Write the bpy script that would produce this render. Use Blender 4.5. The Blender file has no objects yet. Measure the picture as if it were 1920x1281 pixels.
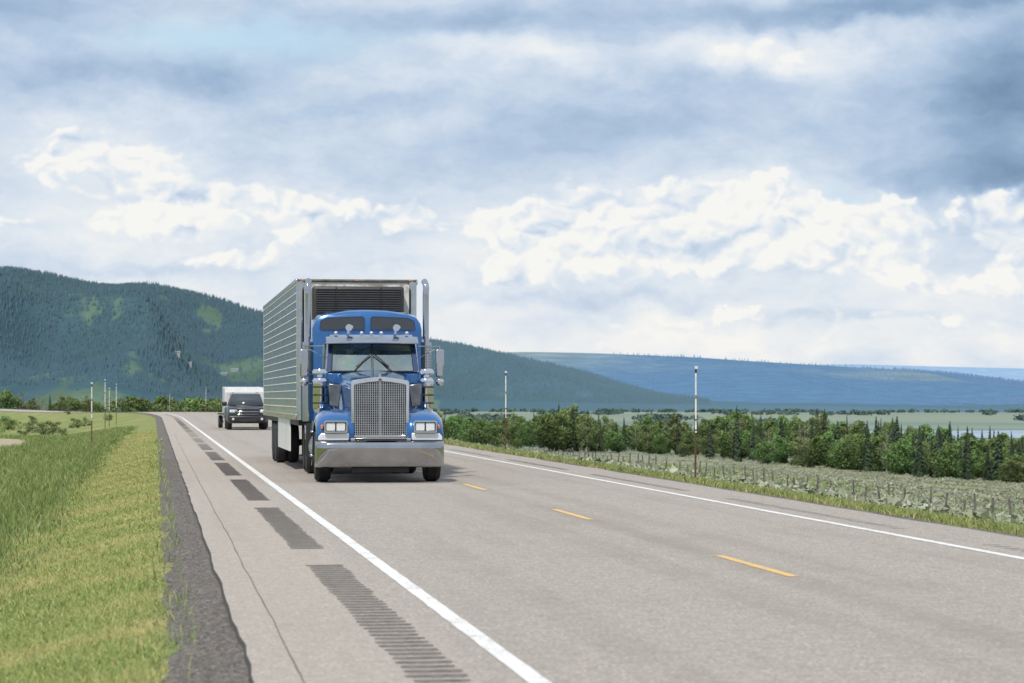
import bpy, bmesh, math, random
import numpy as np
from mathutils import Vector, noise as mn
random.seed(7); rng=np.random.default_rng(7)
C=bpy.context.scene.collection
F=4533.0; HZ=745.0; H=1.65; TH=math.atan(670/4533.0)
ST,CT=math.sin(TH),math.cos(TH)
def at(px,Y,py=None,z=None):
    X=(px-960)/F*Y
    x=X*CT+Y*ST; y=-X*ST+Y*CT
    if py is not None: z=H-(py-HZ)/F*Y
    return (x,y,z)
# ---------------- materials
def nodes(m):
    m.use_nodes=True; nt=m.node_tree; return nt, nt.nodes['Principled BSDF']
def ramp(nt,fac,stops):
    r=nt.nodes.new('ShaderNodeValToRGB'); e=r.color_ramp.elements
    while len(e)<len(stops): e.new(0.5)
    for i,(p,c) in enumerate(stops):
        e[i].position=p; e[i].color=(c[0],c[1],c[2],1)
    nt.links.new(fac,r.inputs[0]); return r.outputs[0]
def noise(nt,scale,detail=4,vec=None,rough=.55,coord='Object'):
    n=nt.nodes.new('ShaderNodeTexNoise'); n.inputs['Scale'].default_value=scale; n.inputs['Detail'].default_value=detail
    n.inputs['Roughness'].default_value=rough
    if vec is None:
        tc=nt.nodes.new('ShaderNodeTexCoord'); vec=tc.outputs[coord]
    nt.links.new(vec,n.inputs['Vector']); return n.outputs['Fac']
def mth(nt,op,*a,clamp=False):
    n=nt.nodes.new('ShaderNodeMath'); n.operation=op; n.use_clamp=clamp
    for i,v in enumerate(a):
        if isinstance(v,(int,float)): n.inputs[i].default_value=v
        else: nt.links.new(v,n.inputs[i])
    return n.outputs[0]
def mixc(nt,fac,a,b):
    n=nt.nodes.new('ShaderNodeMix'); n.data_type='RGBA'
    for sock,v in ((n.inputs[0],fac),(n.inputs[6],a),(n.inputs[7],b)):
        if isinstance(v,(int,float)): sock.default_value=v
        elif isinstance(v,tuple): sock.default_value=(v[0],v[1],v[2],1)
        else: nt.links.new(v,sock)
    return n.outputs[2]
def smooth(nt,v,a,b):
    n=nt.nodes.new('ShaderNodeMapRange'); n.interpolation_type='SMOOTHSTEP'
    nt.links.new(v,n.inputs[0]); n.inputs[1].default_value=a; n.inputs[2].default_value=b; return n.outputs[0]
def bump(nt,b,h,strength,dist=.01):
    n=nt.nodes.new('ShaderNodeBump'); n.inputs['Strength'].default_value=strength; n.inputs['Distance'].default_value=dist
    nt.links.new(h,n.inputs['Height']); nt.links.new(n.outputs[0],b.inputs['Normal'])
def sc(c,k): return tuple(min(1,x*k) for x in c)
def PM(name,base,rough=.5,metal=0,var=.15,scale=6,bmp=0,coat=0,spec=None):
    m=bpy.data.materials.new(name); nt,b=nodes(m)
    f=noise(nt,scale,5)
    nt.links.new(ramp(nt,f,[(.3,sc(base,1-var)),(.7,sc(base,1+var))]),b.inputs['Base Color'])
    b.inputs['Roughness'].default_value=rough; b.inputs['Metallic'].default_value=metal
    if coat: b.inputs['Coat Weight'].default_value=coat; b.inputs['Coat Roughness'].default_value=.03
    if spec is not None: b.inputs['Specular IOR Level'].default_value=spec
    if bmp: bump(nt,b,noise(nt,scale*4,4),bmp)
    return m
M={}
M['blue']=PM('blue_paint',(.012,.100,.30),.24,.35,.15,2,coat=1)
M['navy']=PM('navy_paint',(.008,.03,.09),.25,.3,.12,2,coat=1)
M['chrome']=PM('chrome',(.60,.61,.63),.05,1,.08,3)
M['bumperchrome']=PM('bumper_chrome',(.40,.41,.43),.08,1,.2,1.5)
M['darkchrome']=PM('stack_chrome',(.44,.45,.47),.10,1,.12,2)
M['brush']=PM('brushed_metal',(.52,.53,.54),.22,1,.12,5)
M['black']=PM('black_plastic',(.020,.020,.022),.5,0,.3,8)
M['rubber']=PM('rubber',(.018,.018,.019),.8,0,.3,14,bmp=.3)
M['steel']=PM('chassis_steel',(.025,.025,.027),.6,.3,.4,5)
M['white']=PM('white_panel',(.62,.62,.61),.4,0,.12,1.5)
M['amber']=PM('amber_lens',(.55,.16,.02),.2,0,.1,20)
M['lens']=PM('clear_lens',(.70,.73,.76),.08,.4,.15,30,coat=1)
M['darkglass']=PM('dark_glass',(.02,.023,.028),.06,0,.2,3,coat=1)
M['seat']=PM('seat_cloth',(.05,.045,.04),.8,0,.3,8)
M['skin']=PM('skin',(.5,.3,.22),.6,0,.1,20)
M['vest']=PM('safety_vest',(.55,.85,.08),.7,0,.15,10)
M['hair']=PM('hair',(.05,.035,.025),.7,0,.2,30)
M['suv']=PM('dark_car_paint',(.008,.010,.014),.35,0,.2,2,coat=.35)
M['brownpost']=PM('brown_post',(.10,.045,.03),.7,.2,.3,10,bmp=.2)
M['whitepost']=PM('white_post',(.62,.62,.60),.6,0,.18,4)
M['wood']=PM('weathered_wood',(.10,.09,.08),.9,0,.4,3,bmp=.4)
M['bark']=PM('bark',(.11,.09,.07),.9,0,.4,8,bmp=.5)
M['palebark']=PM('pale_bark',(.26,.245,.21),.8,0,.35,5,bmp=.3)
M['stone']=PM('stones',(.13,.118,.105),.85,0,.6,9)
M['housewall']=PM('pale_wall',(.28,.31,.32),.7,0,.1,.2)
M['houseroof']=PM('roof_sheet',(.19,.21,.24),.6,0,.15,.2)
M['grilledark']=PM('grille_dark',(.03,.03,.03),.5,.4,.2,10)
def glassmat():
    m=bpy.data.materials.new('windscreen_glass'); m.use_nodes=True; nt=m.node_tree; nt.nodes.clear()
    o=nt.nodes.new('ShaderNodeOutputMaterial'); t=nt.nodes.new('ShaderNodeBsdfTransparent'); g=nt.nodes.new('ShaderNodeBsdfGlossy')
    t.inputs[0].default_value=(.80,.90,.84,1); g.inputs[0].default_value=(.72,.82,.78,1); g.inputs['Roughness'].default_value=.03
    mx=nt.nodes.new('ShaderNodeMixShader'); f=noise(nt,2.2,3)
    nt.links.new(mth(nt,'MULTIPLY_ADD',f,.5,.20),mx.inputs[0])
    nt.links.new(t.outputs[0],mx.inputs[1]); nt.links.new(g.outputs[0],mx.inputs[2]); nt.links.new(mx.outputs[0],o.inputs[0]); return m
M['glass']=glassmat()
def leafmat(name,stops,big=.0,rough=.7,bigcol=None,bigscale=.2,trans=0,far=None):
    m=bpy.data.materials.new(name); nt,b=nodes(m)
    a=nt.nodes.new('ShaderNodeAttribute'); a.attribute_name='rnd'
    col=ramp(nt,a.outputs['Fac'],stops)
    if bigcol:
        g=nt.nodes.new('ShaderNodeNewGeometry')
        n=noise(nt,bigscale,5,vec=g.outputs['Position'],rough=.65)
        col=mixc(nt,mth(nt,'MULTIPLY',smooth(nt,n,.40,.62),big),col,bigcol)
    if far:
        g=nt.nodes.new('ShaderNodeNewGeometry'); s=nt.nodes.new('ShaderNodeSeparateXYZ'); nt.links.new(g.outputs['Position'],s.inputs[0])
        col=mixc(nt,mth(nt,'MULTIPLY',smooth(nt,s.outputs[0],far[0],far[1]),.85),col,far[2])  # distance haze blended into the leaf colour
    oi=nt.nodes.new('ShaderNodeObjectInfo')
    hs=nt.nodes.new('ShaderNodeHueSaturation'); nt.links.new(col,hs.inputs['Color'])
    if far: pass
    else:
        nt.links.new(mth(nt,'MULTIPLY_ADD',oi.outputs['Random'],.6,.7),hs.inputs['Value'])
        nt.links.new(mth(nt,'MULTIPLY_ADD',oi.outputs['Random'],.04,.48),hs.inputs['Hue'])
    nt.links.new(hs.outputs[0],b.inputs['Base Color']); b.inputs['Roughness'].default_value=rough
    b.inputs['Specular IOR Level'].default_value=.2
    if trans:
        t=nt.nodes.new('ShaderNodeBsdfTranslucent'); nt.links.new(hs.outputs[0],t.inputs[0])
        mx=nt.nodes.new('ShaderNodeMixShader'); mx.inputs[0].default_value=trans
        nt.links.new(b.outputs[0],mx.inputs[1]); nt.links.new(t.outputs[0],mx.inputs[2])
        nt.links.new(mx.outputs[0],nt.nodes['Material Output'].inputs[0])
    return m
M['leaf']=leafmat('leaves',[(0,(.030,.055,.020)),(.5,(.078,.13,.038)),(1,(.16,.235,.075))])
M['leaf2']=leafmat('leaves_olive',[(0,(.05,.07,.028)),(.5,(.105,.14,.05)),(1,(.20,.23,.095))])
M['needle']=leafmat('needles',[(0,(.018,.031,.020)),(.6,(.038,.060,.035)),(1,(.075,.10,.05))])
M['vergegrass']=leafmat('verge_grass_blades',[(0,(.13,.155,.045)),(.45,(.23,.27,.08)),(.8,(.36,.36,.14)),(1,(.48,.42,.22))],.7,bigcol=(.40,.34,.16),bigscale=.5,trans=.2)
M['lushgrass']=leafmat('meadow_grass_blades',[(0,(.10,.14,.045)),(.5,(.18,.25,.08)),(.85,(.30,.34,.14)),(1,(.43,.39,.21))],.5,bigcol=(.13,.21,.055),bigscale=.3,trans=.2)
M['tuft']=leafmat('tuft_blades',[(0,(.09,.13,.03)),(.6,(.19,.24,.07)),(.85,(.32,.30,.12)),(1,(.30,.16,.10))])
M['sage']=leafmat('sage_leaves',[(0,(.12,.13,.085)),(.5,(.26,.275,.205)),(1,(.42,.435,.34))],.65,bigcol=(.20,.235,.13),bigscale=.07)
M['farneedle']=leafmat('hillside_needles',[(0,(.034,.068,.088)),(.6,(.046,.088,.106)),(1,(.072,.120,.128))],1,bigcol=(.045,.088,.118),bigscale=.002,far=(60,900,(.078,.138,.180)))  # bluish haze is mixed into these needle colours
M['farneedleB']=leafmat('hazy_shadowed_needles',[(0,(.075,.145,.235)),(1,(.09,.17,.26))])  # haze and cloud shadow painted into the needle blue
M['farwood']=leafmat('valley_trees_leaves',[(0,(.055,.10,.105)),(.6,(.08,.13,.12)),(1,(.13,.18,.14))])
# ---------------- mesh helpers
def link(o,parent=None):
    C.objects.link(o)
    if parent: o.parent=parent
    return o
def fin(me,mat,smooth_=None):
    me.materials.append(mat)
    if smooth_:
        me.shade_smooth()
        try: me.set_sharp_from_angle(angle=math.radians(smooth_))
        except Exception: pass
def np_mesh(name,v,f,mat,parent=None,rnd=None,smooth_=None):
    me=bpy.data.meshes.new(name); v=np.asarray(v,dtype=np.float32); f=np.asarray(f,dtype=np.int32); k=f.shape[1]
    me.vertices.add(len(v)); me.vertices.foreach_set('co',v.ravel())
    me.loops.add(f.size); me.loops.foreach_set('vertex_index',f.ravel())
    me.polygons.add(len(f)); me.polygons.foreach_set('loop_start',np.arange(0,f.size,k,dtype=np.int32))
    me.polygons.foreach_set('loop_total',np.full(len(f),k,dtype=np.int32))
    if rnd is not None:
        a=me.attributes.new('rnd','FLOAT','POINT'); a.data.foreach_set('value',np.asarray(rnd,dtype=np.float32))
    me.update(calc_edges=True); me.validate(); fin(me,mat,smooth_)
    return link(bpy.data.objects.new(name,me),parent)
class MB:
    def __init__(s): s.v=[]; s.f=[]
    def add(s,vs,fs):
        n=len(s.v); s.v+= [tuple(p) for p in vs]; s.f+=[tuple(i+n for i in q) for q in fs]; return s
    def box(s,x0,x1,y0,y1,z0,z1):
        return s.add([(x0,y0,z0),(x1,y0,z0),(x1,y1,z0),(x0,y1,z0),(x0,y0,z1),(x1,y0,z1),(x1,y1,z1),(x0,y1,z1)],
            [(0,3,2,1),(4,5,6,7),(0,1,5,4),(1,2,6,5),(2,3,7,6),(3,0,4,7)])
    def cyl(s,p0,p1,r0,r1=None,n=16,cap=True):
        r1=r0 if r1 is None else r1
        p0=Vector(p0);p1=Vector(p1);d=(p1-p0).normalized()
        a=d.orthogonal().normalized(); b=d.cross(a)
        vs=[];
        for p,r in((p0,r0),(p1,r1)):
            for i in range(n):
                t=2*math.pi*i/n; vs.append(p+a*math.cos(t)*r+b*math.sin(t)*r)
        fs=[(i,(i+1)%n,n+(i+1)%n,n+i) for i in range(n)]
        if cap: fs+=[tuple(range(n-1,-1,-1)),tuple(range(n,2*n))]
        return s.add(vs,fs)
    def tube(s,pts,r,n=10):
        pts=[Vector(p) for p in pts]; vs=[];a=None
        for i,p in enumerate(pts):
            d=(pts[min(i+1,len(pts)-1)]-pts[max(i-1,0)]).normalized()
            if a is None: a=d.orthogonal().normalized()
            a=(a-d*a.dot(d)).normalized(); b=d.cross(a)
            rr=r[i] if isinstance(r,(list,tuple)) else r
            for k in range(n):
                t=2*math.pi*k/n; vs.append(p+a*math.cos(t)*rr+b*math.sin(t)*rr)
        fs=[]
        for i in range(len(pts)-1):
            for k in range(n): fs.append((i*n+k,i*n+(k+1)%n,(i+1)*n+(k+1)%n,(i+1)*n+k))
        fs+=[tuple(range(n-1,-1,-1)),tuple(range((len(pts)-1)*n,len(pts)*n))]
        return s.add(vs,fs)
    def lathe(s,prof,o,axis='x',n=24,sgn=1):
        vs=[];o=Vector(o)
        for r,h in prof:
            for k in range(n):
                t=2*math.pi*k/n; c,q=math.cos(t)*r,math.sin(t)*r
                vs.append(o+(Vector((h*sgn,c,q)) if axis=='x' else Vector((c,q,h)) if axis=='z' else Vector((c,h*sgn,q))))
        m=len(prof);fs=[(i*n+k,i*n+(k+1)%n,(i+1)*n+(k+1)%n,(i+1)*n+k) for i in range(m-1) for k in range(n)]
        if prof[0][0]>1e-4: fs.append(tuple(range(n)))
        if prof[-1][0]>1e-4: fs.append(tuple(range((m-1)*n,m*n)))
        return s.add(vs,fs)
    def prism(s,prof,hw,xc=0):
        n=len(prof); h=hw if isinstance(hw,(list,tuple)) else [hw]*n
        vs=[(xc-h[i],p[0],p[1]) for i,p in enumerate(prof)]+[(xc+h[i],p[0],p[1]) for i,p in enumerate(prof)]
        return s.add(vs,[(i,(i+1)%n,n+(i+1)%n,n+i) for i in range(n)]+[tuple(range(n-1,-1,-1)),tuple(range(n,2*n))])
    def fprism(s,poly,y0,y1):
        n=len(poly); vs=[(p[0],y0,p[1]) for p in poly]+[(p[0],y1,p[1]) for p in poly]
        return s.add(vs,[(i,(i+1)%n,n+(i+1)%n,n+i) for i in range(n)]+[tuple(range(n-1,-1,-1)),tuple(range(n,2*n))])
    def ring(s,outer,inner,y0,y1):
        n=len(outer); vs=[(p[0],y0,p[1]) for p in outer]+[(p[0],y0,p[1]) for p in inner]+[(p[0],y1,p[1]) for p in outer]+[(p[0],y1,p[1]) for p in inner]
        fs=[]
        for i in range(n):
            j=(i+1)%n; fs+=[(i,j,n+j,n+i),(2*n+i,3*n+i,3*n+j,2*n+j),(i,2*n+i,2*n+j,j),(n+i,n+j,3*n+j,3*n+i)]
        return s.add(vs,fs)
    def loft(s,secs,cap=True,close=True):
        n=len(secs[0]); vs=[p for q in secs for p in q]; fs=[]
        for i in range(len(secs)-1):
            for k in range(n if close else n-1): fs.append((i*n+k,i*n+(k+1)%n,(i+1)*n+(k+1)%n,(i+1)*n+k))
        if cap: fs+=[tuple(range(n-1,-1,-1)),tuple(range((len(secs)-1)*n,len(secs)*n))]
        return s.add(vs,fs)
    def sph(s,c,rx,ry,rz,n=12,m=8):
        vs=[];fs=[]
        for i in range(m+1):
            a=math.pi*i/m
            for k in range(n):
                t=2*math.pi*k/n; vs.append((c[0]+rx*math.sin(a)*math.cos(t),c[1]+ry*math.sin(a)*math.sin(t),c[2]+rz*math.cos(a)))
        for i in range(m):
            for k in range(n): fs.append((i*n+k,(i+1)*n+k,(i+1)*n+(k+1)%n,i*n+(k+1)%n))
        return s.add(vs,fs)
    def build(s,name,mat,parent=None,bev=0,sm=35,solid=0,seg=2):
        me=bpy.data.meshes.new(name); me.from_pydata(s.v,[],s.f); me.validate()
        bm=bmesh.new(); bm.from_mesh(me); bmesh.ops.remove_doubles(bm,verts=bm.verts,dist=1e-5); bmesh.ops.recalc_face_normals(bm,faces=bm.faces); bm.to_mesh(me); bm.free()
        fin(me,mat,sm); o=link(bpy.data.objects.new(name,me),parent)
        if solid:
            m=o.modifiers.new('s','SOLIDIFY'); m.thickness=solid; m.offset=0
        if bev:
            m=o.modifiers.new('b','BEVEL'); m.width=bev; m.segments=seg; m.limit_method='ANGLE'; m.angle_limit=math.radians(40)
        return o
def thing(name,label,cat,loc=(0,0,0),rz=0,group=None):
    o=bpy.data.objects.new(name,None); C.objects.link(o); o.location=loc; o.rotation_euler=(0,0,rz)
    o['label']=label; o['category']=cat
    if group:o['group']=group
    return o
def tag(o,label=None,cat=None,group=None,kind=None):
    if label:o['label']=label
    if cat:o['category']=cat
    if group:o['group']=group
    if kind:o['kind']=kind
    return o
def dup(root,loc,rz=0,scale=None,label=None,group=None):
    r=root.copy(); C.objects.link(r); r.location=loc; r.rotation_euler=(0,0,rz)
    if scale: r.scale=scale
    if label:r['label']=label
    if group:r['group']=group
    for ch in list(root.children):
        c=ch.copy(); C.objects.link(c); c.parent=r
        for g in list(ch.children):
            d=g.copy(); C.objects.link(d); d.parent=c
    return r
# ---------------- terrain
def cur(t):
    if t<190: return 0.
    if t<450: return -(t-190)**2/3000.
    return -(260**2)/3000.-(t-450)*260/1500.
def crest(t):
    u=min(1,max(0,(t-240)/240.)); return -1.1*u*u*(3-2*u)
PX=[-9000,-1500,-400,-150,-40,-12,-6,-3,-1.6,-.5,.1,.35,.6,10.15,10.8,12,15,18,43,70,110,142,200,260,1000,4000,9000]
PZ=[-1,-1,-.8,-.8,-.95,-1.3,-1.2,-.72,-.45,-.2,-.1,-.06,-.035,-.035,-.10,-.24,-.68,-1.3,-4.9,-7.2,-9.9,-11.4,-13.2,-14.2,-15.2,-20,-25]
def gz(s,t,nz=True):
    z=float(np.interp(s,PX,PZ))+crest(t)
    if nz and (s<-2.5 or s>15):
        a=min(1,(abs(s-5)-7.5)/8.) if s<0 else min(1,(s-15)/15.)
        z+=a*(.35*mn.noise(Vector((s*.05,t*.05,0)))+.12*mn.noise(Vector((s*.25,t*.25,3))))
    if t>700 and s>200:
        q=((s-960)/520.)**2+((t-1080)/125.)**2; z-=2.2*math.exp(-q*q)
    return z
def gw(x,y,nz=True): return gz(x-cur(y),y,nz)
cols=[-9000,-5000,-2500,-1500,-900,-600,-400,-250,-150,-90,-60,-40,-32,-25,-20,-16,-14,-12,-10.5,-9,-7.5,-6,-5,-4,-3,-2.3,-1.6,-1,-.5,.1,.35,.6,3,6,10.15,10.8,12,13.5,15,16.5,18,20,22.5,25,28,31,34,38,43,48,55,62,70,80,90,100,110,125,142,160,180,200,230,260,300,350,400,450,550,700,850,1000,1200,1500,2200,4000,6000,9000]
rows=[-400,-100,-40,-10]+list(np.arange(0,460,3.0))
t=460.
while t<16000: rows.append(t); t*=1.03
rows.append(16000.)
def sheet(name,cs,rs,mat,dz,zf=None,wob=None):
    v=[];f=[];n=len(cs)
    for r in rs:
        for c in cs:
            cc=c+(wob(c,r) if wob else 0)
            v.append((cc+cur(r),r,(zf(c,r) if zf else gz(c,r))+dz))
    for i in range(len(rs)-1):
        for j in range(n-1): f.append((i*n+j,i*n+j+1,(i+1)*n+j+1,(i+1)*n+j))
    return tag(np_mesh(name,v,f,mat,smooth_=60),kind='structure')
def groundmat():
    m=bpy.data.materials.new('ground_soil_and_turf'); nt,b=nodes(m)
    g=nt.nodes.new('ShaderNodeNewGeometry'); pos=g.outputs['Position']
    sx=nt.nodes.new('ShaderNodeSeparateXYZ'); nt.links.new(pos,sx.inputs[0]); X,Y=sx.outputs[0],sx.outputs[1]
    n1=noise(nt,.25,6,vec=pos); n2=noise(nt,.012,5,vec=pos); n3=noise(nt,9,4,vec=pos)
    left=mixc(nt,smooth(nt,n1,.35,.65),(.15,.20,.06),(.27,.27,.11))
    left=mixc(nt,mth(nt,'MULTIPLY',smooth(nt,n3,.3,.8),.6),left,(.12,.14,.05))
    d=mth(nt,'ADD',mth(nt,'POWER',mth(nt,'ABSOLUTE',mth(nt,'DIVIDE',mth(nt,'ADD',X,11.),4.5)),2),mth(nt,'POWER',mth(nt,'ABSOLUTE',mth(nt,'DIVIDE',mth(nt,'SUBTRACT',Y,148),18)),2))
    d=mth(nt,'ADD',d,mth(nt,'MULTIPLY',mth(nt,'SUBTRACT',n1,.5),5.))
    left=mixc(nt,mth(nt,'MULTIPLY',smooth(nt,mth(nt,'MULTIPLY',d,-1.),-1.2,-.6),.8),left,(.36,.30,.23))
    sage=mixc(nt,smooth(nt,n1,.35,.65),(.19,.20,.13),(.25,.25,.165))
    sage=mixc(nt,smooth(nt,n2,.5,.62),sage,(.18,.225,.09))
    near=mixc(nt,smooth(nt,X,16,24),left,sage)
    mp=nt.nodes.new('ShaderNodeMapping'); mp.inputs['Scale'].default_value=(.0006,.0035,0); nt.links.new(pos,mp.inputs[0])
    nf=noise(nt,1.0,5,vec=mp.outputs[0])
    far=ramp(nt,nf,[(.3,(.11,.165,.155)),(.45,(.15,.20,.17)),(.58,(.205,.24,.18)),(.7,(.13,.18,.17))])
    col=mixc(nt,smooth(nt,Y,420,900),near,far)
    nt.links.new(col,b.inputs['Base Color']); b.inputs['Roughness'].default_value=.95; b.inputs['Specular IOR Level'].default_value=.1
    bump(nt,b,noise(nt,14,5,vec=pos),.6,.05)
    return m
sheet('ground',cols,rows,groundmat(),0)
def roadmat():
    m=bpy.data.materials.new('worn_asphalt'); nt,b=nodes(m)
    g=nt.nodes.new('ShaderNodeNewGeometry'); pos=g.outputs['Position']
    sx=nt.nodes.new('ShaderNodeSeparateXYZ'); nt.links.new(pos,sx.inputs[0]); X,Y=sx.outputs[0],sx.outputs[1]
    ag=noise(nt,32,4,vec=pos,rough=.9); ag2=noise(nt,7,6,vec=pos,rough=.9); pt=noise(nt,.45,6,vec=pos,rough=.7)
    mp=nt.nodes.new('ShaderNodeMapping'); mp.inputs['Scale'].default_value=(2.2,.05,1); nt.links.new(pos,mp.inputs[0])
    st=noise(nt,1.,6,vec=mp.outputs[0],rough=.7)
    col=ramp(nt,ag,[(.34,(.08,.070,.061)),(.46,(.29,.26,.232)),(.55,(.42,.38,.34)),(.66,(.72,.665,.60))])
    col=mixc(nt,smooth(nt,ag2,.40,.66),col,(.25,.225,.197))
    def track(c,w,a):
        d=mth(nt,'DIVIDE',mth(nt,'SUBTRACT',X,c),w); return mth(nt,'MULTIPLY',mth(nt,'EXPONENT',mth(nt,'MULTIPLY',mth(nt,'MULTIPLY',d,d),-1.)),a)
    w=mth(nt,'ADD',mth(nt,'ADD',track(3.2,.32,.20),track(4.95,.32,.20)),mth(nt,'ADD',track(6.6,.32,.20),track(8.2,.3,.16)))
    w=mth(nt,'ADD',w,track(5.81,.28,.30))
    w=mth(nt,'ADD',w,mth(nt,'MULTIPLY',mth(nt,'SUBTRACT',st,.5),1.2))
    w=mth(nt,'ADD',w,mth(nt,'MULTIPLY',mth(nt,'SUBTRACT',pt,.5),1.0),clamp=True)
    col=mixc(nt,w,col,(.20,.178,.153))
    sh=smooth(nt,mth(nt,'MULTIPLY',X,-1.),-2.05,-1.7); col=mixc(nt,mth(nt,'MULTIPLY',sh,.22),col,(.44,.38,.32))
    nt.links.new(col,b.inputs['Base Color']); b.inputs['Roughness'].default_value=.9; b.inputs['Specular IOR Level'].default_value=.15
    bump(nt,b,ag,.8,.008); return m
rroad=[r for r in rows if -41<r<700]
nz0=lambda c,r: crest(r)
def wobr(c,r):
    if c<.7: return .03*mn.noise(Vector((0,r*.4,1)))+.02*mn.noise(Vector((5,r*1.7,1)))
    if c>10: return .12*mn.noise(Vector((9,r*.3,1)))
    return 0
def fine(rs,step=.6,lim=80):
    return sorted(set([r for r in rs if r<=0 or r>lim]+[round(float(a),3) for a in np.arange(0,lim+.01,step)]))
sheet('road',[.58,.9,2.2,5.8,8.8,10.1,10.22],fine(rroad),roadmat(),0,zf=lambda c,r: crest(r)-(.03 if c>10.2 else 0),wob=wobr)
sheet('road_edge',[.55,.58],fine(rroad),PM('asphalt_edge',(.05,.045,.042),.9,0,.4,15,bmp=.5),0,zf=lambda c,r: crest(r)-(.0 if c>.56 else .06),wob=wobr)
def gravelmat():
    m=bpy.data.materials.new('loose_gravel'); nt,b=nodes(m); g=nt.nodes.new('ShaderNodeNewGeometry'); pos=g.outputs['Position']
    v=nt.nodes.new('ShaderNodeTexVoronoi'); v.inputs['Scale'].default_value=48; nt.links.new(pos,v.inputs['Vector'])
    sp=nt.nodes.new('ShaderNodeSeparateXYZ'); nt.links.new(v.outputs['Color'],sp.inputs[0])
    n=noise(nt,1.5,5,vec=pos)
    c=ramp(nt,sp.outputs[0],[(0,(.035,.031,.028)),(.5,(.095,.083,.074)),(.85,(.18,.158,.14)),(1,(.36,.32,.285))])
    nt.links.new(mixc(nt,mth(nt,'MULTIPLY',smooth(nt,n,.4,.7),.4),c,(.12,.10,.08)),b.inputs['Base Color']); b.inputs['Roughness'].default_value=.95
    bump(nt,b,v.outputs['Distance'],.8,.02); return m
gm=gravelmat()
sheet('gravel_shoulder',[.1,.2,.35,.6],fine(rroad),gm,.004,zf=lambda c,r:gz(c,r,False),wob=lambda c,r:(.10*mn.noise(Vector((0,r*.5,7)))+.06*mn.noise(Vector((0,r*2,7)))) if c<.15 else 0)
sheet('gravel_shoulder',[10.15,10.5,10.8,11.0],fine(rroad,1.2,120),gm,.006,zf=lambda c,r:gz(c,r,False),wob=lambda c,r:.15*mn.noise(Vector((2,r*.3,7))) if c>10.7 else 0)
def paint(name,col,wear):
    m=bpy.data.materials.new(name); nt,b=nodes(m); g=nt.nodes.new('ShaderNodeNewGeometry'); pos=g.outputs['Position']
    n=noise(nt,40,3,vec=pos,rough=.85); n2=noise(nt,2.5,6,vec=pos,rough=.7)
    w=smooth(nt,mth(nt,'ADD',mth(nt,'MULTIPLY',n,.6),mth(nt,'MULTIPLY',n2,.5)),wear,wear+.09)
    nt.links.new(mixc(nt,w,col,(.34,.31,.275)),b.inputs['Base Color']); b.inputs['Roughness'].default_value=.75; return m
wp=paint('white_road_paint',(.64,.635,.62),.57); yp=paint('yellow_road_paint',(.62,.39,.10),.55)
sheet('edge_line',[2.135,2.265],fine(rroad,.3),wp,.004,zf=nz0,wob=lambda c,r:.012*mn.noise(Vector((c*30,r*2.3,2))))
sheet('edge_line',[8.72,8.84],fine(rroad),wp,.004,zf=nz0,wob=lambda c,r:.012*mn.noise(Vector((c*30,r*1.3,2))))
for k in range(-3,40):
    a=21.6+k*10.45
    if a<-20: continue
    sheet('centre_line_dash',[5.755,5.865],list(np.linspace(a,a+3.0,12)),yp,.004,zf=nz0,wob=lambda c,r:.01*mn.noise(Vector((c*30,r*3,2))))
gv=PM('rumble_groove',(.145,.128,.112),.9,0,.45,12,bmp=.3); gv2=PM('worn_rumble_groove',(.30,.27,.24),.9,0,.3,12,bmp=.3)
def rumble(s0,s1,a,b_,mat,per=.25):
    v=[];f=[];y=a
    while y<b_:
        n=len(v); w0=s0+.03*random.random(); w1=s1-.03*random.random(); zz=crest(y)+.004; cx=cur(y); d=.13+.025*random.random()
        v+=[(w0+cx,y+.03,zz),(w0+.04+cx,y,zz),(w1-.04+cx,y,zz),(w1+cx,y+.03,zz),(w1+cx,y+d-.03,zz),(w1-.04+cx,y+d,zz),(w0+.04+cx,y+d,zz),(w0+cx,y+d-.03,zz)]
        f.append(tuple(range(n,n+8))); y+=per
    return tag(np_mesh('rumble_strip',v,f,mat),kind='structure')
for k in range(-1,18):
    a=13.9+12.45*k; rumble(1.46,1.84,a,a+9.8,gv)
    rumble(9.16,9.38,a+3,a+12.2,gv2,.3)
cv=[];cf=[]
ys=np.arange(4,110,.2)
for i,y in enumerate(ys):
    x=.86+.035*mn.noise(Vector((0,y*.12,4)))+.010*mn.noise(Vector((0,y*.7,4)))+.006*mn.noise(Vector((0,y*4,4))); w=.0045+.003*mn.noise(Vector((3,y*.9,4)))
    cv+=[(x-w,y,.004),(x+w,y,.004)]
    if i: n=2*i; cf.append((n-2,n-1,n+1,n))
tag(np_mesh('road_crack',cv,cf,PM('crack_fill',(.11,.095,.08),.9)),kind='structure')
# ---------------- loose stones
def stones(n):
    V=[];Fc=[]
    base=np.array([(1,0,0),(-1,0,0),(0,1,0),(0,-1,0),(0,0,1),(0,0,-.6)],dtype=float)
    fc=np.array([(0,2,4),(2,1,4),(1,3,4),(3,0,4),(2,0,5),(1,2,5),(3,1,5),(0,3,5)])
    for i in range(n):
        y=8+rng.random()**1.6*60; x=rng.uniform(-.02,.5)
        r=rng.uniform(.004,.014); z=gz(x,y,False)+r*.4
        a=rng.random()*6.28; R=np.array([[math.cos(a),-math.sin(a),0],[math.sin(a),math.cos(a),0],[0,0,1]])
        p=(base*rng.uniform(.6,1.2,(6,1))*np.array([r,r*1.2,r*.7]))@R.T+np.array([x,y,z])
        Fc.append(fc+len(V)*6); V.append(p)
    return np.vstack(V),np.vstack(Fc)
v,f=stones(8000); tag(np_mesh('gravel_stones',v,f,M['stone']),'loose grey gravel stones scattered between asphalt edge and grass','gravel',kind='stuff')
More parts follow.
